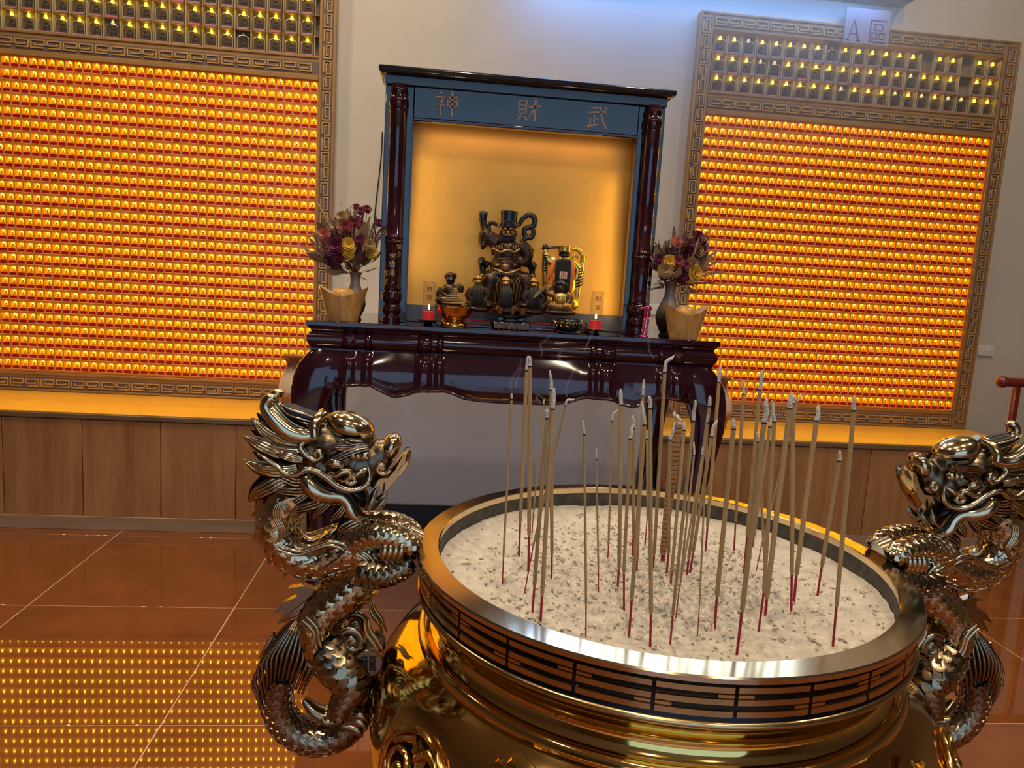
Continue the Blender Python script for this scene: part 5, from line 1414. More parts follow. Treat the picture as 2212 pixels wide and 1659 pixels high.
f = Fig(2.955); f.b.prism([(c5(X, Y)[0]*2.955/FY, 1.4+(c5(X, Y)[2]-1.4)*2.955/FY) for X, Y in ((1545, 1085), (1530, 1075), (1400, 1190), (1368, 1245), (1425, 1215), (1552, 1100))], 2.925, 2.930); f.t([(1548, 1095, -80), (1580, 1060, -80)], [10, 12]); f.out('sword', M['bronze_gold'], war, smooth=30)
f = Fig(2.955); f.e(1710, 1410, 200, 40, 110); f.out('rock_base', M['bronze'], war, 0.003)

# ---- seated child deity at the far end
s0 = c5(390, 1340, 3.02)
ch = thing('child_deity_statue', 'small dark bronze figure with hair buns seated behind the coil incense', 'statue', (s0[0], 3.02, 1.235), 'small statuettes on the altar')
f = Fig(3.02); f.e(395, 1150, 100, 90, 75).e(385, 1270, 165, 70, 105, -.01).t([(310, 1120), (275, 1190), (300, 1260)], [48, 46, 40]).t([(480, 1120), (525, 1110), (520, 1170)], [46, 40, 36]).e(400, 1070, 42, 30).e(385, 1340, 190, 45, 120); f.out('body', M['bronze'], ch, 0.0026)
f = Fig(3.02); f.e(405, 1015, 56, 66, 50).e(405, 1025, 12, 16, 16, -.017).e(385, 1010, 14, 9, 10, -.016).e(427, 1010, 14, 9, 10, -.016); hh = f.out('head', M['bronze_blue'], ch, 0.0022)
f = Fig(3.02); f.e(405, 965, 60, 34, 52).e(358, 975, 26, 36, 26).e(455, 975, 26, 36, 26).e(405, 940, 24, 16, 20); f.out('hair', M['bronze'], hh, 0.0022)
f = Fig(3.02)
for k in range(4): f.t([(310+k*16, 1170+k*20, -70), (390, 1215+k*30, -105), (490-k*10, 1180+k*26, -70)], [7, 11, 7])
f.out('robe_folds', M['bronze_gold'], ch)

# ---- three attendants with long dark beards
for X0, Y0, sc, yy, lab in ((735, 985, 1.0, 2.975, 'bearded attendant statuette between the coil burner and the tall god'), (1068, 1005, 0.92, 2.945, 'bearded attendant statuette standing upright before the middle of the tall god'), (1400, 1020, 0.96, 2.975, 'bearded attendant statuette beside the sword point of the warrior')):
    b0 = c5(X0, 1390, yy)
    at = thing('attendant_statuette', lab, 'statuette', (b0[0], yy, 1.235), 'small statuettes on the altar')
    f = Fig(yy); f.e(X0, Y0+190, 95*sc, 110, 70).e(X0, Y0+310, 130*sc if sc > .95 else 80, 90, 80)
    if sc > .95: f.e(X0-90, Y0+330, 70, 60, 60).e(X0+95, Y0+330, 70, 60, 60).t([(X0-70, Y0+140), (X0-120, Y0+220), (X0-60, Y0+280)], [42, 42, 34]).t([(X0+70, Y0+140), (X0+120, Y0+220), (X0+60, Y0+280)], [42, 42, 34])
    f.e(X0, Y0+385, 150*sc, 36, 90); f.out('body', M['bronze'], at, 0.0026)
    f = Fig(yy); f.e(X0, Y0+60, 48, 56, 44).e(X0, Y0+66, 10, 14, 14, -.0155).e(X0-17, Y0+56, 9, 6, 8, -.0145).e(X0+17, Y0+56, 9, 6, 8, -.0145); hh = f.out('head', M['bronze_gold'], at, 0.0022)
    f = Fig(yy); f.e(X0, Y0+18, 62, 22, 52).e(X0, Y0, 46, 26, 42); f.t([(X0-58, Y0+30), (X0-66, Y0+60)], [12, 8]).t([(X0+58, Y0+30), (X0+66, Y0+60)], [12, 8]); f.out('hat', M['bronze_gold'], hh, 0.0022)
    f = Fig(yy)
    for k in range(7): f.t([(X0-36+12*k, Y0+92, -44), (X0-51+17*k, Y0+180, -78), (X0-57+19*k, Y0+280, -88), (X0-54+18*k, Y0+352-abs(k-3)*6, -84)], [9, 13, 13, 4])
    f.out('beard', M['beard'], hh)

# ---- carved stands and trays
def tray(xa, xb, ya, yb, z1, lab, nm='offering_tray', tiers=2):
    t = thing(nm, lab, 'tray', ((xa+xb)/2, (ya+yb)/2, TZ), 'low lacquer stands on the altar')
    h = (z1-TZ)/tiers
    for k in range(tiers):
        MB().cbox(xa+.006*k, xb-.006*k, ya+.004*k, yb-.004*k, TZ+h*k+.0005, TZ+h*(k+1)-.003, .002).build('board', M['lac_black'], t)
        MB().cbox(xa+.006*k+.002, xb-.006*k-.002, ya+.004*k+.002, yb-.004*k-.002, TZ+h*(k+1)-.0032, TZ+h*(k+1), .001).build('red_line', M['stick_red'], t)
    return t
xa = c5(240, 1500)[0]; xb = c5(885, 1500)[0]; tray(xa, xb, 2.945, 3.10, TZ+.026, 'low black and red stand under the child figure and coil burner side')
xa2 = c5(1310, 1500)[0]; xb2 = c5(2040, 1500)[0]; tray(xa2, xb2, 2.945, 3.10, TZ+.026, 'low black and red stand under the bearded god and the warrior')
xa3, xb3 = c5(890, 1550)[0], c5(1310, 1550)[0]
st = thing('carved_pedestal', 'dark carved pedestal below the tallest god statue', 'pedestal', ((xa3+xb3)/2, 3.01, TZ))
MB().cbox(xa3, xb3, 2.905, 3.10, TZ+.001, TZ+.030, .003).build('plinth', M['lac_black'], st)
b = MB(); rg = random.Random(2)
for k in range(46):
    u = (k+.5)/46; x = xa3+.006+(xb3-xa3-.012)*u; z = TZ+.014+.008*math.sin(u*40)
    b.tube([(x+.004*math.cos(a), 2.9045, z+.004*math.sin(a)) for a in np.linspace(0, 5, 6)], .0010, 5, sub=1)
b.build('carving', M['bronze_gold'], st, 60)['kind'] = 'stuff'
MB().cbox(xa3+.02, xb3-.02, 2.955, 3.10, TZ+.030, 1.262, .003).build('upper_block', M['lac_black'], st)
ct = thing('cup_tray', 'small curved black tray carrying three bronze wine cups', 'tray', ((xa3+xb3)/2, 2.93, TZ+.030))
b = MB(); b.lathe([(.016, 0), (.020, .004), (.014, .010), (.030, .020), (.046, .026), (.048, .030), (.044, .030), (.0, .026)], 24, ((xa3+xb3)/2, 2.932, TZ+.030), sx=1.75, sy=.42); b.build('dish', M['bronze_blue'], ct, 50)
for i, X in enumerate((1000, 1140, 1265)):
    c = c5(X, 1380, 2.932)
    b = MB().lathe([(.009, 0), (.0105, .003), (.0125, .008), (.0148, .020), (.0155, .026), (.0142, .026), (.012, .010), (0, .006)], 18, (c[0], 2.932, TZ+.0602))
    solo('wine_cup', b, M['bronze_gold'], ['small bronze wine cup standing nearest the coil burner', 'middle one of three small bronze wine cups', 'small bronze wine cup standing nearest the warrior statuette'][i], 'cup', (c[0], 2.932, TZ+.0602), 'wine cups on the altar', 50)

# ---- coil incense on its gold burner
M['gold_pol'] = metal('polished_gold_brass', (0.82, 0.50, 0.13), 0.14)
cx_, _, _ = c5(450, 1500, 2.895)
bur = thing('coil_burner', 'round polished brass burner on a pedestal foot with a conical incense coil', 'incense burner', (cx_, 2.895, TZ), None)
MB().lathe([(.050, 0), (.052, .004), (.050, .012), (.044, .018), (.034, .024), (.036, .030), (.046, .034), (.058, .044), (.066, .058), (.070, .074), (.072, .078), (.066, .078), (.060, .062), (.0, .054)], 40, (cx_, 2.895, TZ+.0005)).build('bowl', M['gold_pol'], bur, 50)
MB().lathe([(.064, .066), (.03, .074), (.0, .078)], 24, (cx_, 2.895, TZ), cap=False).build('burner_ash', M['ash_bit'], bur, 180)
b = MB(); pts = []
for k in range(150):
    f_2 = k/149; a = f_2*2*PI*7.0; r = .042*(1-f_2)+.006
    pts.append((cx_-.004+r*math.cos(a), 2.895+r*.9*math.sin(a), TZ+.090+.062*f_2))
b.tube(pts, .0024, 6, sub=1).build('incense_coil', M['paste'], bur, 60)
b = MB(); b.tube([(cx_+.005, 2.895, TZ+.074), (cx_+.005, 2.895, TZ+.155)], .0014, 6, sub=1); b.tube([(cx_-.02, 2.895, TZ+.092), (cx_+.03, 2.895, TZ+.092)], .0014, 6, sub=1); b.build('coil_holder', M['bronze_gold'], bur, 60)
# ---- dark bowl with gilt relief
dx_, _, _ = c5(1825, 1500, 2.905)
db = thing('relief_bowl', 'dark bronze bowl with gilt scroll relief and little side handles', 'bowl', (dx_, 2.905, TZ), None)
MB().lathe([(.030, 0), (.036, .004), (.046, .012), (.056, .024), (.058, .034), (.054, .044), (.052, .048), (.047, .047), (.040, .030), (0, .022)], 32, (dx_, 2.905, TZ+.008)).build('bowl', M['bronze_blue'], db, 60)
MB().lathe([(.046, 0), (.050, .003), (.046, .008), (.0, .008)], 28, (dx_, 2.905, TZ+.0004)).build('saucer', M['bronze_blue'], db, 60)
b = MB()
for k in range(14):
    a0 = 2*PI*k/14
    b.tube([(dx_+(.0575+.001)*math.cos(a0+.14*math.cos(t_)), 2.905+(.0575+.001)*math.sin(a0+.14*math.cos(t_)), TZ+.036+.009*math.sin(t_)) for t_ in np.linspace(0, 5, 9)], .0015, 5, sub=1)
b.build('gilt_relief', M['gilt_bright'], db, 60)['kind'] = 'stuff'
for s_ in (-1, 1):
    b = MB(); b.tube([(dx_+s_*.054, 2.905, TZ+.046), (dx_+s_*.068, 2.905, TZ+.044), (dx_+s_*.068, 2.905, TZ+.030), (dx_+s_*.056, 2.905, TZ+.026)], .004, 8, sub=4); b.build('handle', M['bronze_blue'], db, 60)
# ---- two red wax candles in tall glasses
M['cand_glass'] = glassy('candle_glass', (0.95, 0.92, 0.85), 0.95, 0.02, 0.3, 0.30)
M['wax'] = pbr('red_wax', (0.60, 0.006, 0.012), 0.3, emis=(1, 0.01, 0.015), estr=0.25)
M['flame'] = glow('candle_flame', (1.0, 0.72, 0.35), 9.0)
M['glass_ink'] = pbr('glass_print', (0.05, 0.03, 0.02), 0.5)
for i, (X, Y0, Y1, yy) in enumerate(((160, 1035, 1490, 2.905), (2165, 1155, 1590, 2.885))):
    x, _, zt_c = c5(X, Y0, yy); zb_c = TZ+.022; r = .0255
    cd = thing('candle_glass', ['tall glass candle with red wax beside the coil burner', 'tall glass candle with red wax beside the dark relief bowl'][i], 'candle', (x, yy, TZ), 'red candles in tall glasses')
    MB().lathe([(.0, 0), (.018, 0), (.022, .003), (.014, .008), (.012, .012), (.030, .016), (.044, .021), (.045, .023), (.040, .0225), (0, .018)], 28, (x, yy, TZ+.0005)).build('dish', M['bronze_blue'], cd, 50)
    MB().lathe([(r, zb_c), (r, zt_c-.002), (r-.0008, zt_c), (r-.0018, zt_c-.001), (r-.0018, zb_c+.004)], 28, (x, yy, 0), cap=False).build('glass', M['cand_glass'], cd, 60)
    MB().lathe([(0, zb_c+.002), (r-.002, zb_c+.002), (r-.002, zb_c+.034), (0, zb_c+.033)], 24, (x, yy, 0), cap=False).build('wax', M['wax'], cd, 40)
    b = MB(); b.ell((x, yy, zb_c+.050), (.0042, .0042, .011), n=10, m=8); fl_ = b.build('flame', M['flame'], cd, 180)
    for k, cc in enumerate(('財', '源')):
        g = text_mesh(cc, .022, .0002)
        g.v = [(x+(r+.0003)*math.sin(u/r), yy-(r+.0003)*math.cos(u/r), zt_c-.030-.034*k+w) for u, v, w in g.v]
        if g.v: g.build('printed_character', M['glass_ink'], cd, None)

# ---- pink lighter
M['pink'] = metal('pink_anodised', (0.90, 0.12, 0.36), 0.22)
M['pink_lt'] = metal('pink_lattice', (0.92, 0.45, 0.50), 0.25)
px0, pz0 = survey(1390, 727, 2.872); _, pz1 = survey(1397, 664, 2.872)
lt = thing('gas_lighter', 'pink metal torch lighter standing upright near the table edge', 'lighter', (px0, 2.872, TZ))
hgt = pz1-TZ; r = .0128; tp = (px0+.012, 2.872)
def lx(z): return px0+.010*z/hgt
b = MB(); b.lathe([(.019, 0), (.020, .003), (.018, .007), (.013, .010)], 20, (px0, 2.872, TZ+.0005)); b.build('foot', M['pink'], lt, 50)
MB().tube([(lx(.008), 2.872, TZ+.008), (lx(.082), 2.872, TZ+.082)], .0112, 18, sub=1).build('barrel', M['pink_lt'], lt, 60)
b = MB()
for s_ in (-1, 1):
    for k in range(5):
        b.tube([(lx(z)+.0118*math.cos(2*PI*k/5+s_*z*55), 2.872+.0118*math.sin(2*PI*k/5+s_*z*55), TZ+z) for z in np.linspace(.008, .082, 14)], .0011, 5, sub=1)
b.build('lattice', M['pink'], lt, 60)
MB().lathe([(.0125, .082), (.0135, .086), (.0135, .092), (.0125, .094), (.0125, .108), (.014, .112), (.015, .120), (.012, .126), (0, .127)], 20, (lx(.1), 2.872, TZ)).build('head', M['pink'], lt, 50)
MB().tube([(lx(.117), 2.868, TZ+.117), (lx(.117)-.020, 2.866, TZ+.117), (lx(.117)-.032, 2.866, TZ+.115)], [.0062, .0058, .0062], 12, sub=1).build('nozzle', M['pink'], lt, 60)

# ---- onyx ingots
M['onyx'] = pbr('yellow_onyx', (0.34, 0.17, 0.055), 0.16, var=0.30, vscale=30, vstretch=(1.3, 1, .5), coat=0.4, col2=(0.66, 0.37, 0.11))
def ingot(px0_, py0_, px1_, py1_, pb, lab):
    x0, z0 = survey(px0_, py0_, 2.925); x1, z1 = survey(px1_, py1_, 2.925)
    xc, w, h = (x0+x1)/2, (x1-x0)/2, (z0+z1)/2-TZ; yc = 2.925
    t = thing('onyx_ingot', lab, 'ingot ornament', (xc, yc, TZ), 'onyx ingots on the altar')
    b = MB(); V = []; F = []; nu, nz2 = 41, 12; m = nz2*2+2
    for i in range(nu):
        u = -1+2*i/(nu-1); zt2 = h*(0.70+0.30*abs(u)**1.8)
        ring = []
        for j in range(nz2+1):
            g = j/nz2; z = zt2*g; xx = u*w*(.62+.38*(z/h)); dd = (.040+.022*(z/h))*max(.0, 1-abs(u)**2.4)**.5
            ring.append((xx, dd, z))
        L_ = [(xc+a, yc-d, TZ+.0005+z) for a, d, z in ring]; R_ = [(xc+a, yc+d, TZ+.0005+z) for a, d, z in ring][::-1]
        V += L_+R_
    for i in range(nu-1):
        for k in range(m): F.append((i*m+k, (i+1)*m+k, (i+1)*m+(k+1) % m, i*m+(k+1) % m))
    b.add(V, F); b.build('boat', M['onyx'], t, 50)
    b = MB(); b.ell((xc, yc, TZ+h*.70), (w*.50, .044, h*.27), n=28, m=16); b.build('dome', M['onyx'], t, 180)
ingot(688, 614, 796, 620, 690, 'yellow onyx ingot ornament before the vase by the engraved column')
ingot(1433, 653, 1531, 661, 735, 'yellow onyx ingot ornament next to the pink lighter')

# ================================================================ vases and dried flowers
def glaze(name, stops, rough=.3):
    m, N, L, b = nodes(name); tc = N.new('ShaderNodeTexCoord'); sp = N.new('ShaderNodeSeparateXYZ'); L.new(tc.outputs['Generated'], sp.inputs[0])
    nz = N.new('ShaderNodeTexNoise'); nz.inputs['Scale'].default_value = 14; nz.inputs['Detail'].default_value = 6; L.new(tc.outputs['Generated'], nz.inputs['Vector'])
    ad = N.new('ShaderNodeMath'); ad.operation = 'MULTIPLY_ADD'; ad.inputs[1].default_value = .16; L.new(nz.outputs['Fac'], ad.inputs[0]); L.new(sp.outputs['Z'], ad.inputs[2])
    rp = N.new('ShaderNodeValToRGB'); L.new(ad.outputs[0], rp.inputs[0])
    el = rp.color_ramp.elements
    while len(el) < len(stops): el.new(.5)
    for e, (p, c) in zip(el, stops): e.position = p; e.color = (*c, 1)
    L.new(rp.outputs[0], b.inputs['Base Color']); b.inputs['Roughness'].default_value = rough
    return m
M['vase_grey'] = glaze('vase_grey_glaze', [(0.05, (.02, .010, .014)), (.40, (.05, .03, .035)), (.62, (.30, .25, .23)), (.85, (.36, .30, .26)), (1.05, (.20, .12, .08))], .28)
M['vase_pink'] = glaze('vase_russet_glaze', [(0.05, (.20, .05, .03)), (.34, (.32, .12, .07)), (.46, (.62, .52, .42)), (.72, (.60, .50, .40)), (.95, (.18, .05, .04))], .25)
def vase(nm, lab, x, y, z, H_, prof, mat, group):
    b = MB().lathe([(r*H_, q*H_) for r, q in prof], 36, (x, y, z), cap=False)
    return solo(nm, b, M[mat], lab, 'vase', (x, y, z), group, 70)
VP = [(0, .0), (.15, .0), (.16, .02), (.13, .05), (.15, .10), (.21, .22), (.235, .33), (.22, .45), (.16, .60), (.105, .74), (.095, .84), (.115, .94), (.145, 1.0), (.135, 1.0), (.09, .86), (.08, .74)]
vx1, vz1 = survey(768, 588, 3.035); vx2, vz2 = survey(1450, 608, 3.035)
vase('flower_vase', 'grey glazed vase behind the onyx ingot, by the engraved column', vx1, 3.035, TZ+.0005, vz1-TZ, VP, 'vase_grey', 'flower vases on the altar')
vase('flower_vase', 'grey glazed vase behind the onyx ingot near the pink lighter', vx2, 3.035, TZ+.0005, vz2-TZ, VP, 'vase_grey', 'flower vases on the altar')
VP2 = [(0, 0), (.16, 0), (.17, .02), (.16, .06), (.20, .18), (.245, .34), (.24, .46), (.19, .62), (.125, .76), (.105, .84), (.13, .93), (.20, .985), (.215, 1.0), (.195, .99), (.11, .9)]
bx_, by_ = -0.80, 4.12
_, bzt = survey(625, 768, by_); vase('bench_vase', 'russet and cream glazed vase on the bench under the cabinet without letters', -0.80, by_, BZ+.0005, bzt-BZ, VP2, 'vase_pink', 'glazed vases on the benches')
x_, bzt = survey(1576, 815, 4.12); vase('bench_vase', 'russet and cream glazed vase on the bench under the lettered cabinet', x_-.045, 4.12, BZ+.0005, bzt-BZ, VP2, 'vase_pink', 'glazed vases on the benches')
LEAFC = [pbr('dry_leaf_%d' % i, c, .6, var=.25, vscale=40) for i, c in enumerate([(.36, .22, .11), (.26, .15, .08), (.42, .30, .17), (.20, .10, .07), (.10, .06, .06)])]
ROSEC = [pbr('rose_%d' % i, c, .55, var=.3, vscale=50) for i, c in enumerate([(.13, .008, .028), (.10, .006, .03), (.20, .02, .03)])]
YELC = [pbr('yellow_bloom', (.60, .34, .03), .6, var=.3, vscale=40), pbr('tan_bloom', (.30, .17, .07), .6, var=.3, vscale=40), pbr('coral_bloom', (.55, .13, .09), .6)]
def petal_mb(n, layers, R):
    b = MB(); rg = random.Random(n+layers)
    for l in range(layers):
        rr = R*(1.25-.85*l/layers); up = R*(-.35+1.15*l/layers); tilt = .25+1.0*l/layers
        for k in range(n):
            a = 2*PI*k/n+l*.6+rg.uniform(-.1, .1); ca, sa = math.cos(a), math.sin(a); V = []
            for i, (u, wd) in enumerate(((.12, .16), (.55, .46), (.9, .48), (1.08, .20))):
                z = up*.5+rr*u*math.sin(tilt)*(.9 if u < 1 else .82); r_ = rr*u*math.cos(tilt*.8)
                for s_ in (-1, 0, 1):
                    V.append((ca*r_-sa*s_*wd*rr, sa*r_+ca*s_*wd*rr, z-(.08*rr if s_ == 0 else 0)))
            F = []
            for i in range(3):
                for j in range(2): F.append((i*3+j, (i+1)*3+j, (i+1)*3+j+1, i*3+j+1))
            b.add(V, F)
    return b
def frond_mb(n, L, wl, ll):
    b = MB(); b.tube([(0, 0, 0), (L*.04, 0, L*.5), (L*.12, 0, L)], [.0016, .0013, .0006], 5, sub=4)
    for k in range(n):
        f_3 = (k+1)/n; z = L*(.25+.75*f_3); x = L*.12*f_3**2
        for s_ in (-1, 1):
            l2 = ll*(1-.45*f_3); q = .55+.25*f_3
            V = [(x, 0, z), (x+s_*l2*.45*math.cos(q)+wl*.35, .0035, z+l2*.45*math.sin(q)-wl*.4), (x+s_*l2*math.cos(q), -.004, z+l2*math.sin(q)), (x+s_*l2*.45*math.cos(q)-wl*.35*s_*s_, .0035, z+l2*.45*math.sin(q)+wl*.5)]
            b.add(V, [(0, 1, 2), (0, 2, 3)]); b.add([(p[0], p[1]+.0006, p[2]) for p in V], [(2, 1, 0), (3, 2, 0)])
    return b
def broad_mb(L, w):
    b = MB(); V = []; F = []; n = 7
    for i in range(n):
        g = i/(n-1); ww = w*math.sin(PI*min(1, g*.96+.04))**.8; z = L*g; y = .18*L*g*g
        V += [(-ww, y-.15*ww, z), (0, y, z), (ww, y-.15*ww, z)]
    for i in range(n-1):
        for j in range(2): F.append((i*3+j, (i+1)*3+j, (i+1)*3+j+1, i*3+j+1))
    b.add(V, F); return b
def bouquet(lab, cx_b, cy_b, z0, px, spec, seed):
    """spec: (kind, photo x, photo y, depth offset, size)"""
    t = thing('dried_bouquet', lab, 'bouquet', (cx_b, cy_b, z0), 'dried flower arrangements on the altar')
    rg = random.Random(seed)
    roses = [petal_mb(5, 4, 1.0).mesh('rose', c, smooth=60) for c in ROSEC]; blooms = [petal_mb(7, 3, 1.0).mesh('bloom', c, smooth=60) for c in YELC]
    fr = [frond_mb(7, 1.0, .09, .30).mesh('frond', c, smooth=60) for c in LEAFC]; br_ = [broad_mb(1.0, .20).mesh('leaf', c, smooth=60) for c in LEAFC]
    base = Vector((cx_b, cy_b, z0))
    for kind, qx, qy, dy, size, ci in spec:
        dy -= .035; x, z = survey(qx, qy, cy_b+dy); tip = Vector((x, cy_b+dy, z)); d = tip-base
        if kind in ('rose', 'bloom'):
            me = (roses[ci % 3] if kind == 'rose' else blooms[ci % 3])
            o = inst(kind, me, t, tip); o.scale = (size*1.15,)*3
            v = (d.normalized()+Vector((rg.uniform(-.4, .4), -1.5, -.1))).normalized()
            o.rotation_euler = v.to_track_quat('Z', 'Y').to_euler()
            m2 = base+d*.5+Vector((rg.uniform(-.01, .01), rg.uniform(-.01, .01), 0))
            MB().tube([tuple(base), tuple(m2), tuple(tip)], [.0018, .0015, .0012], 5, sub=4).build('stem', LEAFC[3], t, 60)
        else:
            me = (fr if kind == 'frond' else br_)[ci % 5]
            st_ = base+d*.35 if kind == 'leaf' else base+d*.15
            L_ = (tip-st_).length if kind == 'frond' else size
            if kind == 'leaf': st_ = tip-(d.normalized()*size*.6)
            o = inst(kind, me, t, st_); o.scale = (L_*(size if kind == 'frond' else 1),)*2+(L_,)
            o.rotation_euler = (tip-st_).to_track_quat('Z', 'Y').to_euler(); o.rotation_euler.rotate_axis('Z', rg.uniform(-1.2, 1.2))
    for k in range(130):                                 # filler foliage round the heads
        kind = 'frond' if k % 2 else 'leaf'
        qx = px[0]+(px[2]-px[0])*rg.random(); qy = px[1]+(px[3]-px[1])*rg.random()
        if ((qx-(px[0]+px[2])/2)/((px[2]-px[0])/2))**2+((qy-(px[1]+px[3])/2)/((px[3]-px[1])/2))**2 > 1: continue
        x, z = survey(qx, qy, cy_b-.03); tip = Vector((x, cy_b-.03+rg.uniform(-.05, .03), z)); d = tip-base
        st_ = base+d*.45
        o = inst(kind, (fr if kind == 'frond' else br_)[rg.randrange(5)], t, st_); L_ = (tip-st_).length+.02
        o.scale = (L_*.9, L_*.9, L_); v = d+Vector((rg.uniform(-.05, .05), rg.uniform(-.05, .05), rg.uniform(-.05, .05)))
        o.rotation_euler = v.to_track_quat('Z', 'Y').to_euler(); o.rotation_euler.rotate_axis('Z', rg.uniform(-1.5, 1.5))
bouquet('dried bouquet with dark red roses spreading over the lamp niches and shrine column', vx1, 3.035, vz1-.012, (672, 455, 825, 590), [
 ('rose', 764, 484, -.02, .026, 0), ('rose', 746, 492, -.04, .022, 2), ('rose', 712, 560, -.04, .018, 1), ('rose', 775, 520, -.05, .02, 1), ('rose', 779, 456, 0, .013, 1), ('rose', 793, 452, .01, .013, 0), ('rose', 770, 447, .02, .011, 0), ('rose', 780, 491, .02, .018, 1), ('rose', 724, 533, -.06, .030, 1), ('rose', 732, 552, -.06, .022, 0), ('rose', 818, 482, .01, .012, 0),
 ('bloom', 753, 530, -.06, .022, 0), ('bloom', 750, 548, -.06, .018, 0), ('bloom', 797, 530, -.05, .018, 1), ('bloom', 803, 546, -.03, .018, 0), ('bloom', 700, 508, -.03, .020, 2), ('bloom', 737, 470, 0, .02, 1), ('bloom', 722, 490, -.02, .022, 1),
 ('frond', 762, 560, -.09, .8, 2), ('frond', 788, 600, -.05, .8, 4), ('frond', 808, 578, -.03, .8, 4), ('frond', 655, 528, 0, .7, 3), ('frond', 668, 560, 0, .8, 1), ('frond', 700, 450, 0, .7, 0), ('frond', 738, 452, 0, .7, 0), ('frond', 826, 510, -.02, .7, 2), ('frond', 680, 490, -.02, .8, 0), ('frond', 706, 580, -.03, .8, 1),
 ('leaf', 678, 556, -.02, .07, 1), ('leaf', 756, 456, 0, .06, 0), ('leaf', 792, 492, -.02, .07, 2), ('leaf', 690, 524, -.04, .06, 2), ('leaf', 772, 505, -.06, .06, 2), ('leaf', 816, 556, -.03, .07, 4), ('leaf', 776, 555, -.05, .08, 4), ('leaf', 742, 500, -.04, .06, 2), ('leaf', 672, 520, -.02, .05, 3)], 4)
bouquet('dried bouquet with purple and ochre blooms above the ingot by the pink lighter', vx2, 3.035, vz2-.012, (1405, 505, 1535, 625), [
 ('rose', 1488, 530, -.02, .024, 1), ('rose', 1508, 512, 0, .022, 1), ('rose', 1484, 545, -.02, .02, 0), ('rose', 1463, 567, -.06, .022, 2), ('rose', 1476, 576, -.05, .022, 1), ('rose', 1474, 600, -.04, .02, 0), ('rose', 1450, 545, -.02, .016, 1),
 ('bloom', 1437, 584, -.07, .022, 1), ('rose', 1425, 560, -.04, .018, 1), ('rose', 1520, 530, 0, .016, 1), ('bloom', 1446, 567, -.06, .022, 0), ('bloom', 1502, 590, -.05, .024, 0), ('bloom', 1497, 571, -.04, .022, 1), ('bloom', 1465, 522, -.02, .018, 2), ('bloom', 1508, 540, -.02, .02, 1),
 ('frond', 1425, 520, 0, .8, 0), ('frond', 1446, 500, 0, .6, 1), ('frond', 1530, 515, 0, .6, 3), ('frond', 1536, 605, -.02, .8, 3), ('frond', 1405, 545, -.02, .8, 2), ('frond', 1405, 620, -.02, .7, 4), ('frond', 1503, 640, -.03, .7, 1), ('frond', 1540, 560, 0, .7, 2),
 ('leaf', 1425, 616, -.06, .08, 4), ('leaf', 1465, 590, -.08, .08, 2), ('leaf', 1412, 575, -.03, .06, 4), ('leaf', 1514, 575, -.04, .06, 2), ('leaf', 1495, 632, -.04, .06, 1), ('leaf', 1420, 545, -.04, .06, 2)], 9)

# ---- lamp cable on the wall beside the shrine
b = MB(); pts = []
for qx, qy in ((826, 285), (824, 330), (819, 380), (813, 430), (809, 480), (812, 520)):
    x, z = survey(qx, qy, WY-.006); pts.append((x, WY-.006, z))
b.tube(pts, .0035, 6, sub=5)
solo('lamp_cable', b, M['black_plastic'], 'thin dark cable hanging down the wall beside the shrine', 'cable', (pts[0][0], WY-.006, pts[0][2]), None, 80)

# ---- thin smoke from the burning tips
def smoke_mat():
    m = bpy.data.materials.new('incense_smoke'); m.use_nodes = True
    N, L = m.node_tree.nodes, m.node_tree.links; N.clear()
    out = N.new('ShaderNodeOutputMaterial'); mix = N.new('ShaderNodeMixShader'); tr = N.new('ShaderNodeBsdfTransparent'); df = N.new('ShaderNodeBsdfDiffuse'); df.inputs[0].default_value = (.75, .80, .95, 1)
    lw = N.new('ShaderNodeLayerWeight'); lw.inputs[0].default_value = .5; mr = N.new('ShaderNodeMapRange'); mr.inputs[3].default_value = .04; mr.inputs[4].default_value = .0
    L.new(lw.outputs['Facing'], mr.inputs[0]); L.new(mr.outputs[0], mix.inputs[0]); L.new(tr.outputs[0], mix.inputs[1]); L.new(df.outputs[0], mix.inputs[2]); L.new(mix.outputs[0], out.inputs[0])
    return m
M['smoke'] = smoke_mat()
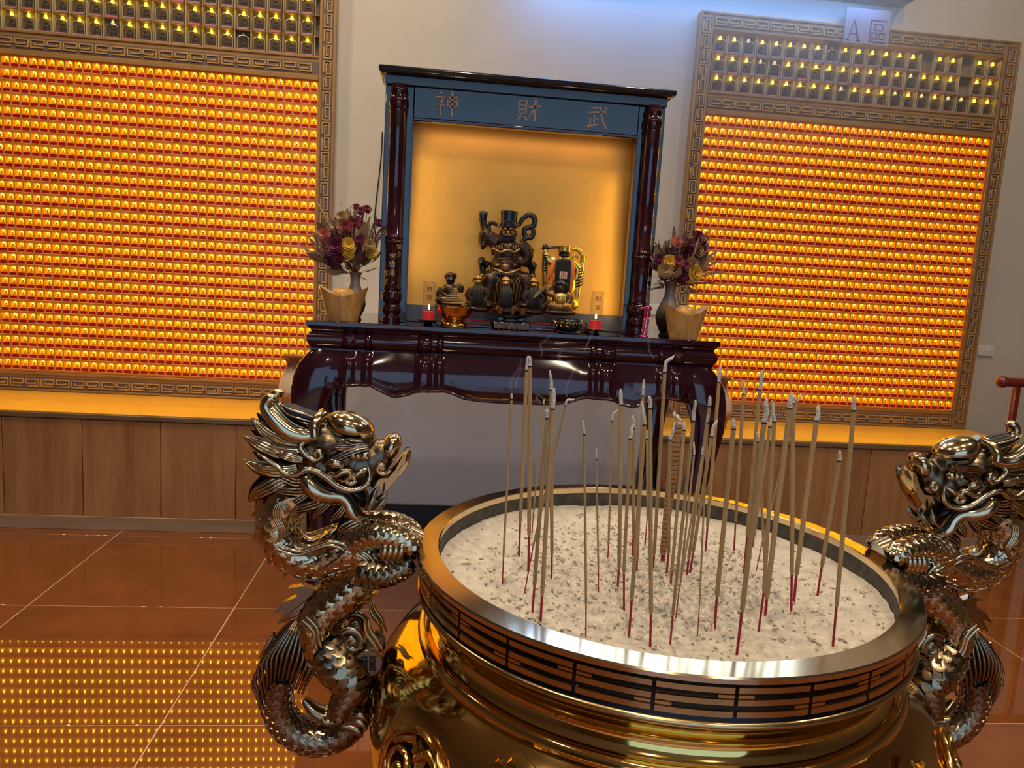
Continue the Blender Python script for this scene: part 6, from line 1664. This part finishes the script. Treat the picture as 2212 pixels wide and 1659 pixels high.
for i, (pth, Y_) in enumerate((([(1107, 848), (1104, 830), (1110, 815), (1122, 795), (1126, 775)], 1.36), ([(1112, 850), (1115, 830), (1122, 812), (1128, 796)], 1.37), ([(1225, 858), (1224, 840), (1232, 822), (1238, 805), (1243, 790)], 1.36),
                            ([(1175, 862), (1165, 855), (1160, 862), (1168, 870)], 1.45), ([(1168, 772), (1172, 758), (1168, 745), (1180, 735), (1188, 722)], 1.45), ([(1412, 775), (1406, 760), (1404, 745), (1400, 728)], 1.45), ([(1262, 760), (1270, 745), (1280, 725), (1285, 700)], 1.45), ([(1215, 800), (1213, 780), (1206, 770), (1212, 760)], 1.45))):
    b = MB(); b.tube([(survey(q[0], q[1], Y_)[0], Y_+.01*math.sin(k), survey(q[0], q[1], Y_)[1]) for k, q in enumerate(pth)], [.0012, .0022, .0030, .0036, .0020][:len(pth)], 8, sub=6)
    o = b.build('smoke_wisp', M['smoke'], None, 180, (survey(pth[0][0], pth[0][1], Y_)[0], Y_, survey(pth[0][0], pth[0][1], Y_)[1])); o['kind'] = 'stuff'
    o['label'] = 'thin blue grey wisps of incense smoke rising off the burning tips'; o['category'] = 'smoke'; o['group'] = 'smoke over the censer'

# ================================================================ haze volume added to spread the blue glare under the display
def haze_mat():
    m = bpy.data.materials.new('glare_haze'); m.use_nodes = True
    N, L = m.node_tree.nodes, m.node_tree.links; N.clear()
    out = N.new('ShaderNodeOutputMaterial'); vs = N.new('ShaderNodeVolumeScatter'); vs.inputs['Color'].default_value = (0.80, 0.90, 1.0, 1); vs.inputs['Anisotropy'].default_value = 0.35
    tc = N.new('ShaderNodeTexCoord'); ln = N.new('ShaderNodeVectorMath'); ln.operation = 'LENGTH'; L.new(tc.outputs['Object'], ln.inputs[0])
    mr = N.new('ShaderNodeMapRange'); mr.inputs[1].default_value = 0.0; mr.inputs[2].default_value = 1.0; mr.inputs[3].default_value = 1.0; mr.inputs[4].default_value = 0.0
    L.new(ln.outputs['Value'], mr.inputs[0])
    pw = N.new('ShaderNodeMath'); pw.operation = 'POWER'; pw.inputs[1].default_value = 1.6; L.new(mr.outputs[0], pw.inputs[0])
    ml = N.new('ShaderNodeMath'); ml.operation = 'MULTIPLY'; ml.inputs[1].default_value = 0.75; L.new(pw.outputs[0], ml.inputs[0])
    L.new(ml.outputs[0], vs.inputs['Density']); L.new(vs.outputs[0], out.inputs['Volume'])
    return m
b = MB(); b.ell((0, 0, 0), 1.0, n=32, m=20)
me = b.mesh('glare_haze', haze_mat(), smooth=180)
hz = bpy.data.objects.new('glare_haze', me); COL.objects.link(hz); hz.location = (1.40, 3.40, 3.02); hz.scale = (1.75, 1.0, 1.15)
hz['kind'] = 'stuff'; hz['label'] = 'bluish haze added for the glare in front of the upper wall'; hz['category'] = 'haze'
SC.cycles.volume_step_rate = 4.0
SC.cycles.volume_bounces = 0
